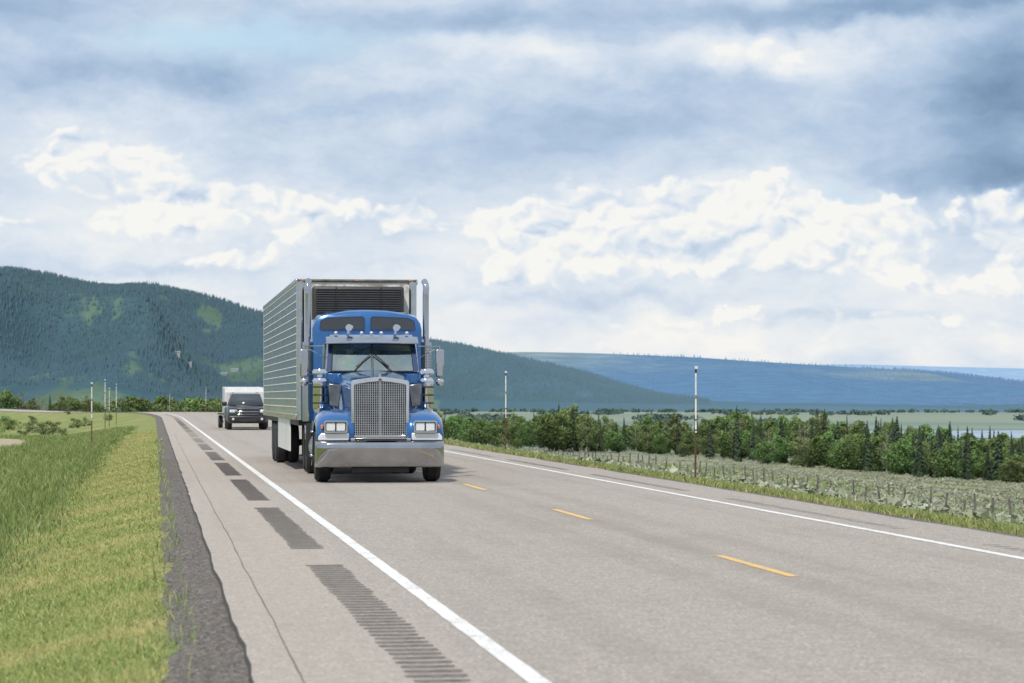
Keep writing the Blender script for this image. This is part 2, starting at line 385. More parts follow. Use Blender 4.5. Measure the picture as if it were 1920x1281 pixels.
# ---------------- grass
def grass(name,n,smp,hfun,wfun,mat,label,lean=.35):
    P=smp(n); n=len(P); a=rng.random(n)*6.283; h=hfun(P,n); w=wfun(P,n)
    z=np.array([gw(p[0],p[1]) for p in P])
    base=np.column_stack([P[:,0],P[:,1],z-.01]); d=np.column_stack([np.cos(a),np.sin(a),np.zeros(n)])
    la=rng.random(n)*6.283; ll=h*lean*rng.random(n)*1.6
    tip=base+np.column_stack([np.cos(la)*ll,np.sin(la)*ll,h])
    mid=base+np.column_stack([np.cos(la)*ll*.3,np.sin(la)*ll*.3,h*.55])
    V=np.empty((n*5,3)); V[0::5]=base-d*w[:,None]/2; V[1::5]=base+d*w[:,None]/2; V[2::5]=mid+d*w[:,None]*.38; V[3::5]=mid-d*w[:,None]*.38; V[4::5]=tip
    i=np.arange(n)*5
    Fq=np.vstack([np.column_stack([i,i+1,i+2]),np.column_stack([i,i+2,i+3]),np.column_stack([i+3,i+2,i+4])])
    r=np.clip(rng.random(n)*.8+.1*rng.standard_normal(n)+.1,0,1); rr=np.repeat(r,5); rr[4::5]=np.clip(r+.15,0,1); rr[0::5]*=.7; rr[1::5]*=.7
    return tag(np_mesh(name,V,Fq,mat,rnd=rr),label,'grass',kind='stuff')
def samp(s0,s1,y0,y1,pw=2.0,nzs=None,thr=0,wobble=0,patch=False):
    def g(n):
        y=y0+(y1-y0)*rng.random(n)**pw; s=rng.uniform(s0,s1,n)
        X=s*CT-y*ST; D=s*ST+y*CT; px=960+F*X/np.maximum(D,1)
        k=(px>-60)&(px<1990)
        if nzs:
            q=np.array([mn.noise(Vector((a*nzs,b*nzs,5))) for a,b in zip(s,y)]); k&=(q+.15*rng.standard_normal(n)>thr)
        if wobble:
            lim=s1-.5+wobble*np.array([mn.noise(Vector((a*.6,b*.16,9)))+.6*mn.noise(Vector((a*2,b*.6,9))) for a,b in zip(s,y)])+.28*rng.standard_normal(n); k&=(s<lim)
        if patch:
            q=((s+11)/4.)**2+((y-148)/16.)**2; k&=(q>.6+.5*rng.random(n))
        s=s[k];y=y[k]
        return np.column_stack([s+np.array([cur(b) for b in y]),y])
    return g
wd=lambda a,b:(lambda P,n:(a+b*P[:,1])*rng.uniform(.6,1.4,n))
grass('verge_grass',300000,samp(-2.6,.08,11,130,2.1),lambda P,n:rng.uniform(.012,.055,n)+.0002*P[:,1],wd(.0025,.00024),M['vergegrass'],'short yellow green mown grass on the left verge',1.1)
grass('verge_grass',14000,samp(-1.6,.28,11,100,1.8,nzs=.9,thr=.14),lambda P,n:rng.uniform(.05,.20,n)*np.clip(.6+(P[:,0]+.9)*.35,.4,1.1),wd(.003,.00022),M['tuft'],'taller reddish green grass tufts along the left gravel edge',.6)
grass('meadow_grass',175000,samp(-14,-.95,22,170,1.5,wobble=1.3,patch=True),lambda P,n:rng.uniform(.08,.32,n)*np.clip((-P[:,0]-.9)*.7,.2,1.1),wd(.004,.0003),M['lushgrass'],'tall lush green meadow grass in the ditch on the left',.6)
grass('meadow_grass',26000,samp(-70,-12,120,420,1.2,patch=True),lambda P,n:rng.uniform(.15,.4,n),wd(.02,.0005),M['lushgrass'],'distant lush grass on the flat beyond the left ditch',.5)
grass('verge_grass',50000,samp(10.8,17,24,260,1.4),lambda P,n:rng.uniform(.04,.15,n),wd(.005,.0004),M['lushgrass'],'green and yellow grass strip along the right edge of the road',.7)
grass('verge_grass',50000,samp(10.6,16,24,220,1.4),lambda P,n:rng.uniform(.03,.12,n),wd(.005,.0004),M['vergegrass'],'dry yellow grass beside the right gravel edge',.8)
grass('meadow_grass',60000,samp(16,70,45,330,1.2,nzs=.06,thr=.0),lambda P,n:rng.uniform(.12,.36,n),wd(.012,.0005),M['lushgrass'],'green grass patches growing between the sagebrush near the fence',.5)
# ---------------- sagebrush
def clumps(name,pts,size,tri,mat,label,cat,ts=.3):
    n=len(pts); N=n*tri
    c=np.repeat(pts,tri,0); sz=np.repeat(size,tri)
    u=rng.standard_normal((N,3)); u/=np.linalg.norm(u,axis=1)[:,None]; u[:,2]=np.abs(u[:,2])
    rad=rng.uniform(.5,1.,N)
    p=c+u*(sz*rad)[:,None]*np.array([1,1,.75])
    e1=rng.standard_normal((N,3)); e2=rng.standard_normal((N,3)); e1/=np.linalg.norm(e1,axis=1)[:,None]; e2/=np.linalg.norm(e2,axis=1)[:,None]
    V=np.empty((N*3,3)); k=(sz*ts)[:,None]; V[0::3]=p+e1*k; V[1::3]=p+e2*k; V[2::3]=p-(e1+e2)*k*.6
    f=np.arange(N*3).reshape(-1,3)
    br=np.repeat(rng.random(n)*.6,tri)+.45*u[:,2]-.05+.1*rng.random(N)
    return tag(np_mesh(name,V,f,mat,rnd=np.repeat(np.clip(br,0,1),3)),label,cat,kind='stuff')
pts=[];sz=[]
while len(pts)<16000:
    s=17+random.random()**1.15*138; px=random.uniform(820,1990); Y=F*s/((px-290)*CT)
    if Y>1000: continue
    x,y,_=at(px,Y,z=0); q=mn.noise(Vector((x*.06,y*.06,5)))+.6*mn.noise(Vector((x*.25,y*.25,2)))
    if q>.12 and random.random()<.85: continue
    pts.append((x,y,gw(x,y)+.02)); sz.append(random.uniform(.16,.36)*(1+.9*random.random()**4))
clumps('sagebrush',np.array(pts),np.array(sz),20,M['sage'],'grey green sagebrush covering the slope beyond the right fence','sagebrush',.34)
# ---------------- trees
def crown_mesh(h,w,n,lumps,leaf,zb=.25,seed=0):
    r=np.random.default_rng(seed); L=[]
    for i in range(lumps):
        zz=zb+(1-zb)*(i+.5)/lumps*.93; prof=math.sin(math.pi*min(1,max(.12,(zz-zb)/(1-zb)*.85+.12)))
        prof=max(prof,.02)**.7
        a=r.random()*6.28; q=w*.5*prof*r.uniform(.25,.8); L.append((math.cos(a)*q,math.sin(a)*q,zz*h,w*.5*prof*r.uniform(.28,.55)+.1*w*.5,r.random()))
    L=np.array(L); idx=r.integers(0,lumps,n)
    u=r.standard_normal((n,3)); u/=np.linalg.norm(u,axis=1)[:,None]
    p=L[idx,:3]+u*(L[idx,3]*r.uniform(.5,1.12,n))[:,None]*np.array([1,1,.85])
    e1=r.standard_normal((n,3)); e1/=np.linalg.norm(e1,axis=1)[:,None]; nn=u+.6*r.standard_normal((n,3)); e2=np.cross(e1,nn); e2/=np.linalg.norm(e2,axis=1)[:,None]
    k=(leaf*r.uniform(.6,1.3,n))[:,None]
    V=np.empty((n*4,3)); V[0::4]=p-e1*k; V[1::4]=p-e2*k*.6; V[2::4]=p+e1*k; V[3::4]=p+e2*k*.6
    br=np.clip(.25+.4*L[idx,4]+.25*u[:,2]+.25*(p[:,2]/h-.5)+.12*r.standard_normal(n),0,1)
    return V,np.arange(n*4).reshape(-1,4),np.repeat(br,4)
def limbs(h,w,seed,n=7,r0=.02,top=.8):
    r=random.Random(seed); m=MB()
    pts=[(0,0,-.3)]; x=y=0
    for i in range(1,6):
        x+=r.uniform(-.02,.02)*h; y+=r.uniform(-.02,.02)*h; pts.append((x,y,h*top*i/5))
    m.tube(pts,[h*r0*(1-.8*i/5)+.01 for i in range(6)],6)
    for k in range(n):
        i=r.randint(1,4); b=Vector(pts[i]); a=r.random()*6.28; ln=w*.45*r.uniform(.6,1)
        e=b+Vector((math.cos(a)*ln,math.sin(a)*ln,ln*r.uniform(.5,1.1))); mid=(b+e)/2+Vector((0,0,-.05*h*r.random()))
        m.tube([b,mid,e],[h*r0*.4,h*r0*.25,.01],5)
    return m
HID=(0,-3000,0)
protos={}
def deciduous(key,h,w,n,lumps,leaf,zb,seed,mat,bark,name,cat='tree'):
    t=thing(name,'x',cat,HID)
    limbs(h,w,seed).build('trunk',bark,t)
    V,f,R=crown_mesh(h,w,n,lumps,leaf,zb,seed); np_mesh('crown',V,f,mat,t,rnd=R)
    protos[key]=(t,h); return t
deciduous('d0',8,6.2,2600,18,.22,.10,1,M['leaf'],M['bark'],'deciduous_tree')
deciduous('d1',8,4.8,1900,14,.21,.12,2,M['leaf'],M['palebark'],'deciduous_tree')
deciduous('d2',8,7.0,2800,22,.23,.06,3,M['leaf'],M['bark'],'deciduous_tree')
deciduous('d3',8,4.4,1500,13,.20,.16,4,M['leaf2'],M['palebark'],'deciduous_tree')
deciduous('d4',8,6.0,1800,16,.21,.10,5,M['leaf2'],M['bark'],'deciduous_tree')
deciduous('s0',3,4,900,9,.15,.03,6,M['leaf'],M['bark'],'leafy_shrub','shrub')
deciduous('s1',3,3.4,700,8,.15,.03,7,M['leaf2'],M['bark'],'leafy_shrub','shrub')
def conifer(key,h,w,n,seed):
    t=thing('conifer_tree','x','tree',HID); r=np.random.default_rng(seed)
    MB().cyl((0,0,-.3),(0,0,h*.97),h*.018,.01,6).build('trunk',M['bark'],t)
    hh=r.random(n)**1.25*.9+.07; a=r.random(n)*6.283; tier=np.floor(hh*13)/13*.5+hh*.5
    R=w*.5*np.maximum(1-tier,0.01)**.85*r.uniform(.6,1.1,n)*(1+.25*np.sin(a*3+seed)); z=hh*h
    c,s_=np.cos(a),np.sin(a); b=np.column_stack([c*R*.1,s_*R*.1,z+.03*h]); e=np.column_stack([c*R,s_*R,z-.25*R]); wd_=np.column_stack([-s_,c,np.zeros(n)])*(R*.34+.05)[:,None]
    mid=(b+e)/2; V=np.empty((n*4,3)); V[0::4]=b; V[1::4]=mid+wd_; V[2::4]=e; V[3::4]=mid-wd_
    br=np.clip(r.random(n)*.6+.2,0,1); rr=np.repeat(br,4); rr[2::4]=np.clip(br+.2,0,1); rr[0::4]*=.4
    np_mesh('crown',V,np.arange(n*4).reshape(-1,4),M['needle'],t,rnd=rr); protos[key]=(t,h)
conifer('c0',10,4.0,650,1); conifer('c1',10,3.2,520,2); conifer('c2',10,4.6,600,5)
def bare(key,h,seed):
    t=thing('bare_tree','x','tree',HID); m=limbs(h,5,seed,n=26,r0=.012,top=.95); m.build('trunk',M['palebark'],t)
    V,f,R=crown_mesh(h,4,340,10,.13,.3,seed); np_mesh('crown',V,f,M['leaf2'],t,rnd=R); protos[key]=(t,h)
bare('b0',8,11); bare('b1',8,12)
used=set()
def plant(key,x,y,z,h,wk,label,group):
    t,h0=protos[key]; k=h/h0
    if key not in used:
        used.add(key); t.location=(x,y,z); t.rotation_euler=(0,0,random.random()*6.28); t.scale=(k*wk,k*wk,k); t['label']=label; t['group']=group; return t
    return dup(t,(x,y,z),random.random()*6.28,(k*wk,k*wk,k),label,group)
TOPX=[780,860,920,1000,1040,1070,1110,1200,1300,1360,1400,1480,1540,1600,1660,1700,1760,1820,1920,2100]
TOPY=[766,770,778,774,762,760,778,785,782,772,776,786,775,794,783,800,801,808,818,830]
gB='trees in the belt beyond the sagebrush'
def belt(n,keys,labels,j0,j1,s0=138,s1=215,xr=(805,2010),cap=660,wk=1.):
    for i in range(n):
        px=xr[0]+(xr[1]-xr[0])*(i+random.uniform(-.6,1.6))/n; u=random.random()
        s=s0+(s1-s0)*u; Y=F*s/((px-290)*CT)
        Y=min(Y,cap+180*u)
        x,y,_=at(px,Y,z=0); z=gw(x,y)
        ty=float(np.interp(px,TOPX,TOPY))+j0+(j1-j0)*random.random()
        ztop=H-(ty-HZ)/F*Y; h=max(2.2,ztop-z)
        k=random.choice(keys); plant(k,x,y,z-.1,h,wk*random.uniform(.65,1.2)*(1 if k[0]!='c' else .85)*min(1.3,(8/h)**.3),labels[k],gB)
LD={'d0':'rounded green leafy tree in the belt beyond the sagebrush','d1':'slender green leafy tree with pale trunk in the belt beyond the sagebrush','d2':'broad bushy green tree in the belt beyond the sagebrush',
 'd3':'narrow olive green tree with pale trunk in the belt beyond the sagebrush','d4':'loose olive green tree in the belt beyond the sagebrush'}
belt(130,['d0','d0','d1','d2','d2','d3'],LD,2,30,142,205,wk=1.1)
belt(55,['d0','d2','d1','d4','d3'],LD,-8,16,165,225)
belt(80,['d0','d2','d2','d4'],LD,26,48,136,152,wk=1.15)
LC={'c0':'dark pointed conifer standing in the belt beyond the sagebrush','c1':'slim dark conifer standing in the belt beyond the sagebrush','c2':'wide dark conifer standing in the belt beyond the sagebrush'}
belt(26,['c0','c1','c2'],LC,-8,20,140,190,(830,1140))
belt(56,['c0','c1','c2'],LC,-16,22,136,190,(1130,2010))
belt(48,['c0','c1','c2'],LC,-10,26,134,165,(1600,2010))
LBr={'b0':'nearly bare pale grey tree in the belt beyond the sagebrush','b1':'nearly bare pale grey tree with spreading limbs in the belt beyond the sagebrush'}
belt(10,['b0','b1'],LBr,4,22,134,150,(900,1700))
LL={'d0':'small green tree in the thin row behind the left meadow','d3':'small olive tree in the thin row behind the left meadow','d4':'small loose olive tree in the thin row behind the left meadow','b0':'small bare tree in the thin row behind the left meadow','b1':'small bare spreading tree in the thin row behind the left meadow','c1':'small dark conifer in the thin row behind the left meadow','d2':'small broad green tree in the thin row behind the left meadow'}
for i in range(95):
    px=-60+(i+random.random())/95*600; Y=random.uniform(520,950); x,y,_=at(px,Y,z=0)
    if abs(x-cur(y)-5)<14: continue
    top=random.uniform(738,757)
    if px<45: top-=8
    z=gw(x,y); h=max(2.5,(H-(top-HZ)/F*Y)-z); k=random.choice(['d0','d3','d4','b0','b1','b0','c1','d2'])
    plant(k,x,y,z-.1,h,random.uniform(1.0,1.6),LL[k],'thin row of trees behind the left meadow')
LS={'s0':'leafy green shrub in the left meadow beside the ditch','s1':'olive green shrub in the left meadow beside the ditch'}
for (px,py,hp) in [(60,812,24),(85,815,28),(105,812,22),(140,803,20),(20,806,18),(160,800,18),(205,797,12),(250,778,10),(10,790,16),(128,780,12),(60,785,12),(-20,800,20),(40,822,20),(120,818,16)]:
    Y=4533*2.9/(py-745); x,y,_=at(px,Y,z=0); z=gw(x,y); k=random.choice(['s0','s1']); plant(k,x,y,z-.05,hp/F*Y,1.3,LS[k],'shrubs in the left meadow')
# ---------------- delineator poles
gb=PM('grey_band',(.18,.18,.18),.6)
def pole(px,base,top,hm,label):
    Y=hm/((base-top)/F); x,y,_=at(px,Y,z=0); z=H-(base-HZ)/F*Y; g=gw(x,y)
    t=thing('snow_pole',label,'roadside pole',(x,y,g),0.1,'tall roadside snow poles')
    hh=hm+(z-g)
    MB().box(-.026,.026,-.018,.018,-.3,hh*.56).build('post',M['brownpost'],t,bev=.005)
    MB().cyl((0,-.035,hh*.42),(0,-.035,hh),.026,.022,10).build('marker_tube',M['whitepost'],t)
    MB().cyl((0,-.035,hh*.72),(0,-.035,hh*.72+.10),.0285,n=10).build('band',gb,t)
    MB().cyl((0,-.035,hh-.17),(0,-.035,hh-.07),.029,n=10).build('band',M['black'],t)
    MB().box(-.045,.045,-.075,-.064,hh-.06,hh+.02).build('reflector',M['lens'],t,bev=.004)
    for q in (.44,.53): MB().box(-.036,.036,-.066,.022,hh*q,hh*q+.03).build('clamp',M['steel'],t)
pole(1304,888,688,3.0,'tallest looking snow pole on the right, beside the sagebrush slope')
pole(948,828,697,3.0,'snow pole right of the truck in front of the tree belt')
pole(172,838,718,3.0,'nearest snow pole on the left verge')
pole(197,785,712,3.0,'leftmost of the three distant snow poles on the left verge')
pole(205,783,728,2.4,'middle of the three distant snow poles, shortest one on the left verge')
pole(218,785,720,3.0,'rightmost of the three distant snow poles on the left verge')
pole(318,770,738,3.0,'far snow pole beyond the bend above the left shoulder')
pole(386,767,727,3.0,'far snow pole beyond the bend just left of the dark car')
# ---------------- fence
fe=thing('wire_fence','weathered wooden post and wire fence running along the sagebrush slope','fence',(0,0,0))
tp=[]
for k in range(98):
    y=95+k*2.7+random.uniform(-.5,.5); x=42+2*mn.noise(Vector((0,y*.01,0))); z=gw(x,y); h=1.25+random.uniform(-.3,.25); tp.append((x,y,z,h))
    lx,ly=random.uniform(-.16,.16),random.uniform(-.16,.16)
    MB().cyl((x,y,z-.2),(x+lx,y+ly,z+h),.07,.055,7).build('post',M['wood'],fe)
for q in (.35,.65,.92):
    MB().tube([(x,y,z+q) for x,y,z,h in tp],.006,4).build('wire',M['brush'],fe)
# ---------------- water, hills
def watermat():
    m=bpy.data.materials.new('lake_water'); nt,b=nodes(m); b.inputs['Roughness'].default_value=.25
    nt.links.new(ramp(nt,noise(nt,.01,4),[(.3,(.17,.24,.31)),(.7,(.30,.37,.43))]),b.inputs['Base Color']); bump(nt,b,noise(nt,.5,4),.3,.2); return m
v=[];n=60
for i in range(n):
    a=2*math.pi*i/n; s_=960+600*math.cos(a); t_=1080+165*math.sin(a); v.append((s_+cur(t_),t_,-15.7))
me=bpy.data.meshes.new('lake'); me.from_pydata(v,[],[tuple(range(n))]); fin(me,watermat()); tag(link(bpy.data.objects.new('lake',me)),kind='structure')
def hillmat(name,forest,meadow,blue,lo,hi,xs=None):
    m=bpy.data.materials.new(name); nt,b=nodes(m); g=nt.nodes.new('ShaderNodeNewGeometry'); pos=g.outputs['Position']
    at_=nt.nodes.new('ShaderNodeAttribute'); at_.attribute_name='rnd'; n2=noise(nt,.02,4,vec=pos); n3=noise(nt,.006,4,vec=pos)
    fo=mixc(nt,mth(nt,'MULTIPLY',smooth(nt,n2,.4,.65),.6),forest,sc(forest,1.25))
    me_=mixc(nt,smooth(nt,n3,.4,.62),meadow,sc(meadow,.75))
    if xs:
        s=nt.nodes.new('ShaderNodeSeparateXYZ'); nt.links.new(pos,s.inputs[0]); q=smooth(nt,s.outputs[0],xs[0],xs[1]); fo=mixc(nt,q,fo,blue); me_=mixc(nt,mth(nt,'MULTIPLY',q,.95),me_,blue)  # fades to blue along x, haze painted into the hill colour
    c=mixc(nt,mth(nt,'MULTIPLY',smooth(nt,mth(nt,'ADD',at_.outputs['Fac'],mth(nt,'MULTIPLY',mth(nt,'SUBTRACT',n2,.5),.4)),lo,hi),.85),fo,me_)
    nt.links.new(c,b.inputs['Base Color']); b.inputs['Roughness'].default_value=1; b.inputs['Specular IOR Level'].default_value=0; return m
def meadow(x,y): return mn.fractal(Vector((x*.006,y*.0022,8)),.6,2.,6)-.10-max(0,(y-3900)*.0005)-max(0,(x-350)*.0012)
def ridge(name,pts,yb,Yb,Yc,mat,amp,x0=-900,x1=2800,nu=320,nv=50,seed=0,fsc=.0014,mf=meadow,tn=.0010):
    xs=[p[0] for p in pts]; ys=[p[1] for p in pts]
    def S(px,v):
        D=Yb+(Yc-Yb)*v if v<=1 else Yc+(Yc-Yb)*(v-1)
        pyc=sum(float(np.interp(px+o,xs,ys)) for o in (-24,-12,0,12,24))/5
        zc=H-(pyc-HZ)/F*Yc
        zb=H-(float(np.interp(px,yb[0],yb[1]))-HZ)/F*Yb
        vc=min(1.,max(0.,v))
        if v<=1: ff=vc**1.15*(1-.12*math.sin(vc*math.pi))
        else: ff=1-(v-1)**1.3
        x,y,_=at(px,D,z=0)
        w=max(0,math.sin(vc*math.pi)) if v<=1 else 0
        nz=(1-2*abs(mn.noise(Vector((x*fsc*2.6,y*fsc*.8,seed)))))*.75+mn.noise(Vector((x*fsc*4,y*fsc*2.4,seed+4)))*.6-.25
        z=zb+(zc-zb)*ff+amp*w*nz*min(1,max(0.05,(zc-zb)/250))+(tn*Yc)*mn.noise(Vector((px*.016,seed,v*2)))*(1 if v>.5 else vc*2)
        if v<=1:   # keep spurs below the crest so that the skyline stays the ridge itself
            lim=H+(HZ-pyc)/F*D-(3+10*(1-vc)); z=min(z,max(lim,zb))
        if v<0: z-=30
        return (x,y,z)
    V=[];Fc=[];R=[]; vv=[-.03]+list(np.linspace(0,1,nv))+[1.1,1.3,1.7]
    us=np.linspace(x0,x1,nu)
    for u in us:
        for q in vv: p=S(u,q); V.append(p); R.append(mf(p[0],p[1])+(.25*max(0,1-q/.06)*min(1,max(0,(560-u)/150)) if seed==1 else 0))
    n=len(vv)
    for i in range(nu-1):
        for j in range(n-1): Fc.append((i*n+j,(i+1)*n+j,(i+1)*n+j+1,i*n+j+1))
    tag(np_mesh(name,V,Fc,mat,rnd=R,smooth_=80),kind='structure'); return S
A_pts=[(-900,560),(-400,520),(-150,503),(0,503),(60,508),(110,520),(150,530),(200,537),(270,534),(340,544),(400,560),(450,575),(490,589),(600,607),(700,623),(805,638),(900,653),(1000,676),(1100,698),(1170,720),(1250,742),(1400,756),(2800,774)]
B_pts=[(-900,690),(600,676),(850,663),(970,658),(1100,660),(1250,666),(1300,668),(1400,675),(1500,681),(1600,687),(1700,692),(1800,701),(1920,715),(2150,735),(2800,750)]
C_pts=[(-900,700),(1200,690),(1450,684),(1600,682),(1750,686),(1920,690),(2200,692),(2800,700)]
hb=([-900,600,800,1100,1920,2800],[746,748,752,756,768,775])
SA=ridge('near_hills',A_pts,hb,3000,4600,hillmat('forest_hill',(.044,.083,.102),(.095,.150,.108),(.080,.140,.185),.12,.36,(60,900)),150,seed=1,tn=.0006)  # forest and meadow tones include painted aerial haze
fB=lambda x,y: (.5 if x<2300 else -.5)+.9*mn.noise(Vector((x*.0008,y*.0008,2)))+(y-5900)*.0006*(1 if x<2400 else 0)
SB=ridge('far_hills',B_pts,([-900,1100,1920,2800],[752,757,767,775]),4700,7600,hillmat('hazy_shadowed_hill',(.082,.155,.25),(.20,.265,.28),(.075,.15,.25),.9,1.5,None),70,seed=5,fsc=.0005,mf=fB,tn=.0004)  # dark blue base holds painted cloud shadow and haze
SC=ridge('distant_hills',C_pts,([-900,2800],[748,752]),9000,12500,hillmat('hazy_pale_hill',(.20,.30,.42),(.26,.35,.45),(.2,.3,.42),.5,.9,None),60,seed=9,nv=12,fsc=.0005,tn=.0004)  # pale blue is haze put into the base colour
def cones(name,S,n,xr,h0,h1,mat,label,seed,mthr=.18,vmin=.05,wr=.22,mf=meadow):
    r=random.Random(seed); P=[];Hh=[]
    tries=0
    while len(P)<n and tries<n*6:
        tries+=1; px=r.uniform(*xr); v=1.02*(r.random()**.75)
        if v<vmin and r.random()<.95: continue
        p=S(px,v); q=mf(p[0],p[1])+.12*r.gauss(0,1)
        if q>mthr and r.random()<.88: continue
        k=1-.35*min(1,max(0,(px-600)/500)) if S is SA else 1
        P.append(p); Hh.append(r.uniform(h0,h1)*k)
    P=np.array(P);Hh=np.array(Hh);n=len(P); k=5
    V=np.empty((n,k+1,3)); a0=rng.random(n)*6.28; w=Hh*wr
    for i in range(k):
        a=a0+2*math.pi*i/k; V[:,i,0]=P[:,0]+np.cos(a)*w; V[:,i,1]=P[:,1]+np.sin(a)*w; V[:,i,2]=P[:,2]+Hh*.02-2
    V[:,k]=P; V[:,k,2]+=Hh
    b=np.arange(n)*(k+1); f=np.vstack([np.column_stack([b+i,b+(i+1)%k,b+k]) for i in range(k)])
    rr=np.repeat(rng.random(n)[:,None]*.7,k+1,1); rr[:,k]+=.2
    return tag(np_mesh(name,V.reshape(-1,3),f,mat,rnd=rr.ravel()),label,'forest',kind='stuff')
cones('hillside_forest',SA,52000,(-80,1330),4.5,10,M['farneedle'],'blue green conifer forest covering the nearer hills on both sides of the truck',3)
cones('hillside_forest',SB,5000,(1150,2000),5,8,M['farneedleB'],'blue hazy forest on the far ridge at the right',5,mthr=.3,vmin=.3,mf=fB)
P=[];Z=[]
for i in range(2400):
    px=random.uniform(-60,2000); row=random.choice([0,0,1,2,3]); Y=[3000,2500,1900,1500][row]*random.uniform(.95,1.06)
    if mn.noise(Vector((px*.006,row*7.,2)))<(-.25,.0,.18,.25)[row]: continue
    x,y,_=at(px,Y,z=0)
    P.append((x,y,gw(x,y)+.5)); Z.append(random.uniform(2.5,5))
clumps('valley_trees',np.array(P),np.array(Z),22,M['farwood'],'far dark trees scattered across the valley floor','trees',.5)
for i,(px,py,lb) in enumerate([(352,684,'tiny pale house on the hillside clearing, leftmost of the group'),(330,664,'tiny pale house highest on the hillside clearing'),(418,703,'tiny pale house on the hillside clearing, lower middle'),(440,696,'tiny pale house on the hillside clearing, rightmost of the group')]):
    best=min([(abs((HZ-(S_[2]-H)/(S_[0]*ST+S_[1]*CT)*F)-py),S_) for S_ in [SA(px,q/400) for q in range(8,390)]])[1]
    t=thing('hillside_house',lb,'house',(best[0],best[1],best[2]),.2*random.random()-TH,'houses on the hillside')
    MB().box(-6,6,-3,3,-6,2.5).build('wall',M['housewall'],t)
    MB().prism([(-3.6,2.4),(3.6,2.4),(0,4.2)],6.6).build('roof',M['houseroof'],t)
# ---------------- tractor
TX=4.29
tr=thing('semi_truck','blue long-nose semi truck tractor with chrome bumper and twin exhaust stacks','truck',(TX,46.2,0),math.radians(-1.3))
def bxs(s,a,b,y0,y1,z0,z1,m=None): return (m or MB()).box(min(s*a,s*b),max(s*a,s*b),y0,y1,z0,z1)
def wheel(parent,x,y,r,w,side,rimr=None,mat='chrome'):
    rr=rimr or r*.56
    m=MB(); m.lathe([(rr,-.0),(rr,.02),(rr*.92,.03),(rr*.86,.09),(rr*.45,.11),(rr*.42,.02),(rr*.3,.0),(rr*.28,-.06),(.001,-.07)],(x,y,r),'x',28,side)
    for k in range(10):
        a=k*.628; m.cyl((x+side*.10,y+math.cos(a)*rr*.62,r+math.sin(a)*rr*.62),(x+side*.04,y+math.cos(a)*rr*.62,r+math.sin(a)*rr*.62),.02,n=6)
    o=m.build('wheel',M[mat],parent)
    t=MB(); P=[(rr,0),(r*.9,-.01),(r*.97,.03),(r,.06),(r,w-.06),(r*.97,w-.03),(r*.9,w+.01),(rr,w)]
    t.lathe(P,(x,y,r),'x',40,side)
    for q in (.28,.5,.72):
        t.lathe([(r+.001,w*q-.028),(r+.008,w*q-.024),(r+.008,w*q+.024),(r+.001,w*q+.028)],(x,y,r),'x',40,side)
    t.build('tyre',M['rubber'],o); return o
for s in (-1,1):
    wheel(tr,s*.93,1.1,.51,.28,s)
    for y in (6.25,7.6):
        wheel(tr,s*.93,y,.51,.25,s); wheel(tr,s*.62,y,.51,.25,s,mat='steel')
m=MB(); secs=[]; plan=[(-1.235,.62),(-1.235,.3),(-1.22,.16),(-1.15,.06),(-1.0,.02),(-.5,0),(0,-.01),(.5,0),(1.0,.02),(1.15,.06),(1.22,.16),(1.235,.3),(1.235,.62)]
for z,b in ((.31,.10),(.33,.055),(.38,.025),(.45,.0),(.55,-.02),(.66,-.03),(.73,-.03),(.77,-.015),(.80,.02)):
    secs.append([(x,y+b if abs(x)<1.18 else y+b*.3,z) for x,y in plan])
m.loft(secs,cap=False,close=False); m.build('bumper',M['bumperchrome'],tr,solid=.012,sm=60)
MB().box(-.55,.55,.16,.2,.2,.34).build('tow_valance',M['steel'],tr,bev=.01)
MB().box(-.58,.58,.03,.26,.81,.868).build('bumper_filler_strip',M['chrome'],tr,bev=.012)
MB().box(-.5,.5,.016,.028,.822,.856).build('slim_plate_strip',M['steel'],tr,bev=.003)
m=MB(); m.box(-.45,-.33,.2,7.9,.55,.8); m.box(.33,.45,.2,7.9,.55,.8); m.box(-.33,.33,.3,.42,.5,.75); m.box(-.33,.33,6.2,6.3,.5,.75); m.cyl((-.9,1.1,.5),(.9,1.1,.5),.06,n=10); m.box(-.3,.3,1.1,3.2,.45,1.0); m.cyl((-.9,6.25,.51),(.9,6.25,.51),.09,n=10); m.sph((0,6.25,.5),.22,.2,.22); m.cyl((-.9,7.6,.51),(.9,7.6,.51),.09,n=10); m.box(-.5,.5,5.9,7.2,.95,1.12)
m.build('chassis',M['steel'],tr)
def hsec(y,w,zt,zb):
    return [(-w,y,zb),(-w,y,zt-.26),(-w+.03,y,zt-.14),(-w+.10,y,zt-.05),(-w*.55,y,zt+.0),(0,y,zt+.03),(w*.55,y,zt+.0),(w-.10,y,zt-.05),(w-.03,y,zt-.14),(w,y,zt-.26),(w,y,zb)]
MB().loft([hsec(.36,.50,1.97,.85),hsec(.8,.55,2.02,.85),hsec(1.4,.63,2.08,.9),(hsec(2.0,.73,2.13,.95)),hsec(2.42,.80,2.16,1.0)]).build('hood',M['blue'],tr,sm=50)
out=[(-.56,.87),(-.56,1.935),(-.545,1.965),(-.51,1.98),(-.25,2.02),(0,2.05),(.25,2.02),(.51,1.98),(.545,1.965),(.56,1.935),(.56,.87)]
inn=[(-.495,.92),(-.495,1.87),(-.485,1.89),(-.46,1.90),(-.23,1.935),(0,1.96),(.23,1.935),(.46,1.90),(.485,1.89),(.495,1.87),(.495,.92)]
gr=MB().ring(out,inn,.22,.37).build('grille_surround',M['chrome'],tr,bev=.010)
MB().fprism(inn,.33,.35).build('radiator_screen',M['grilledark'],tr)
m=MB()
for k in range(27):
    x=-.468+k*.036; zt=1.955-abs(x)*.12; m.box(x-.0065,x+.0065,.27,.31,.92,zt)
m.box(-.014,.014,.25,.31,.92,1.955)
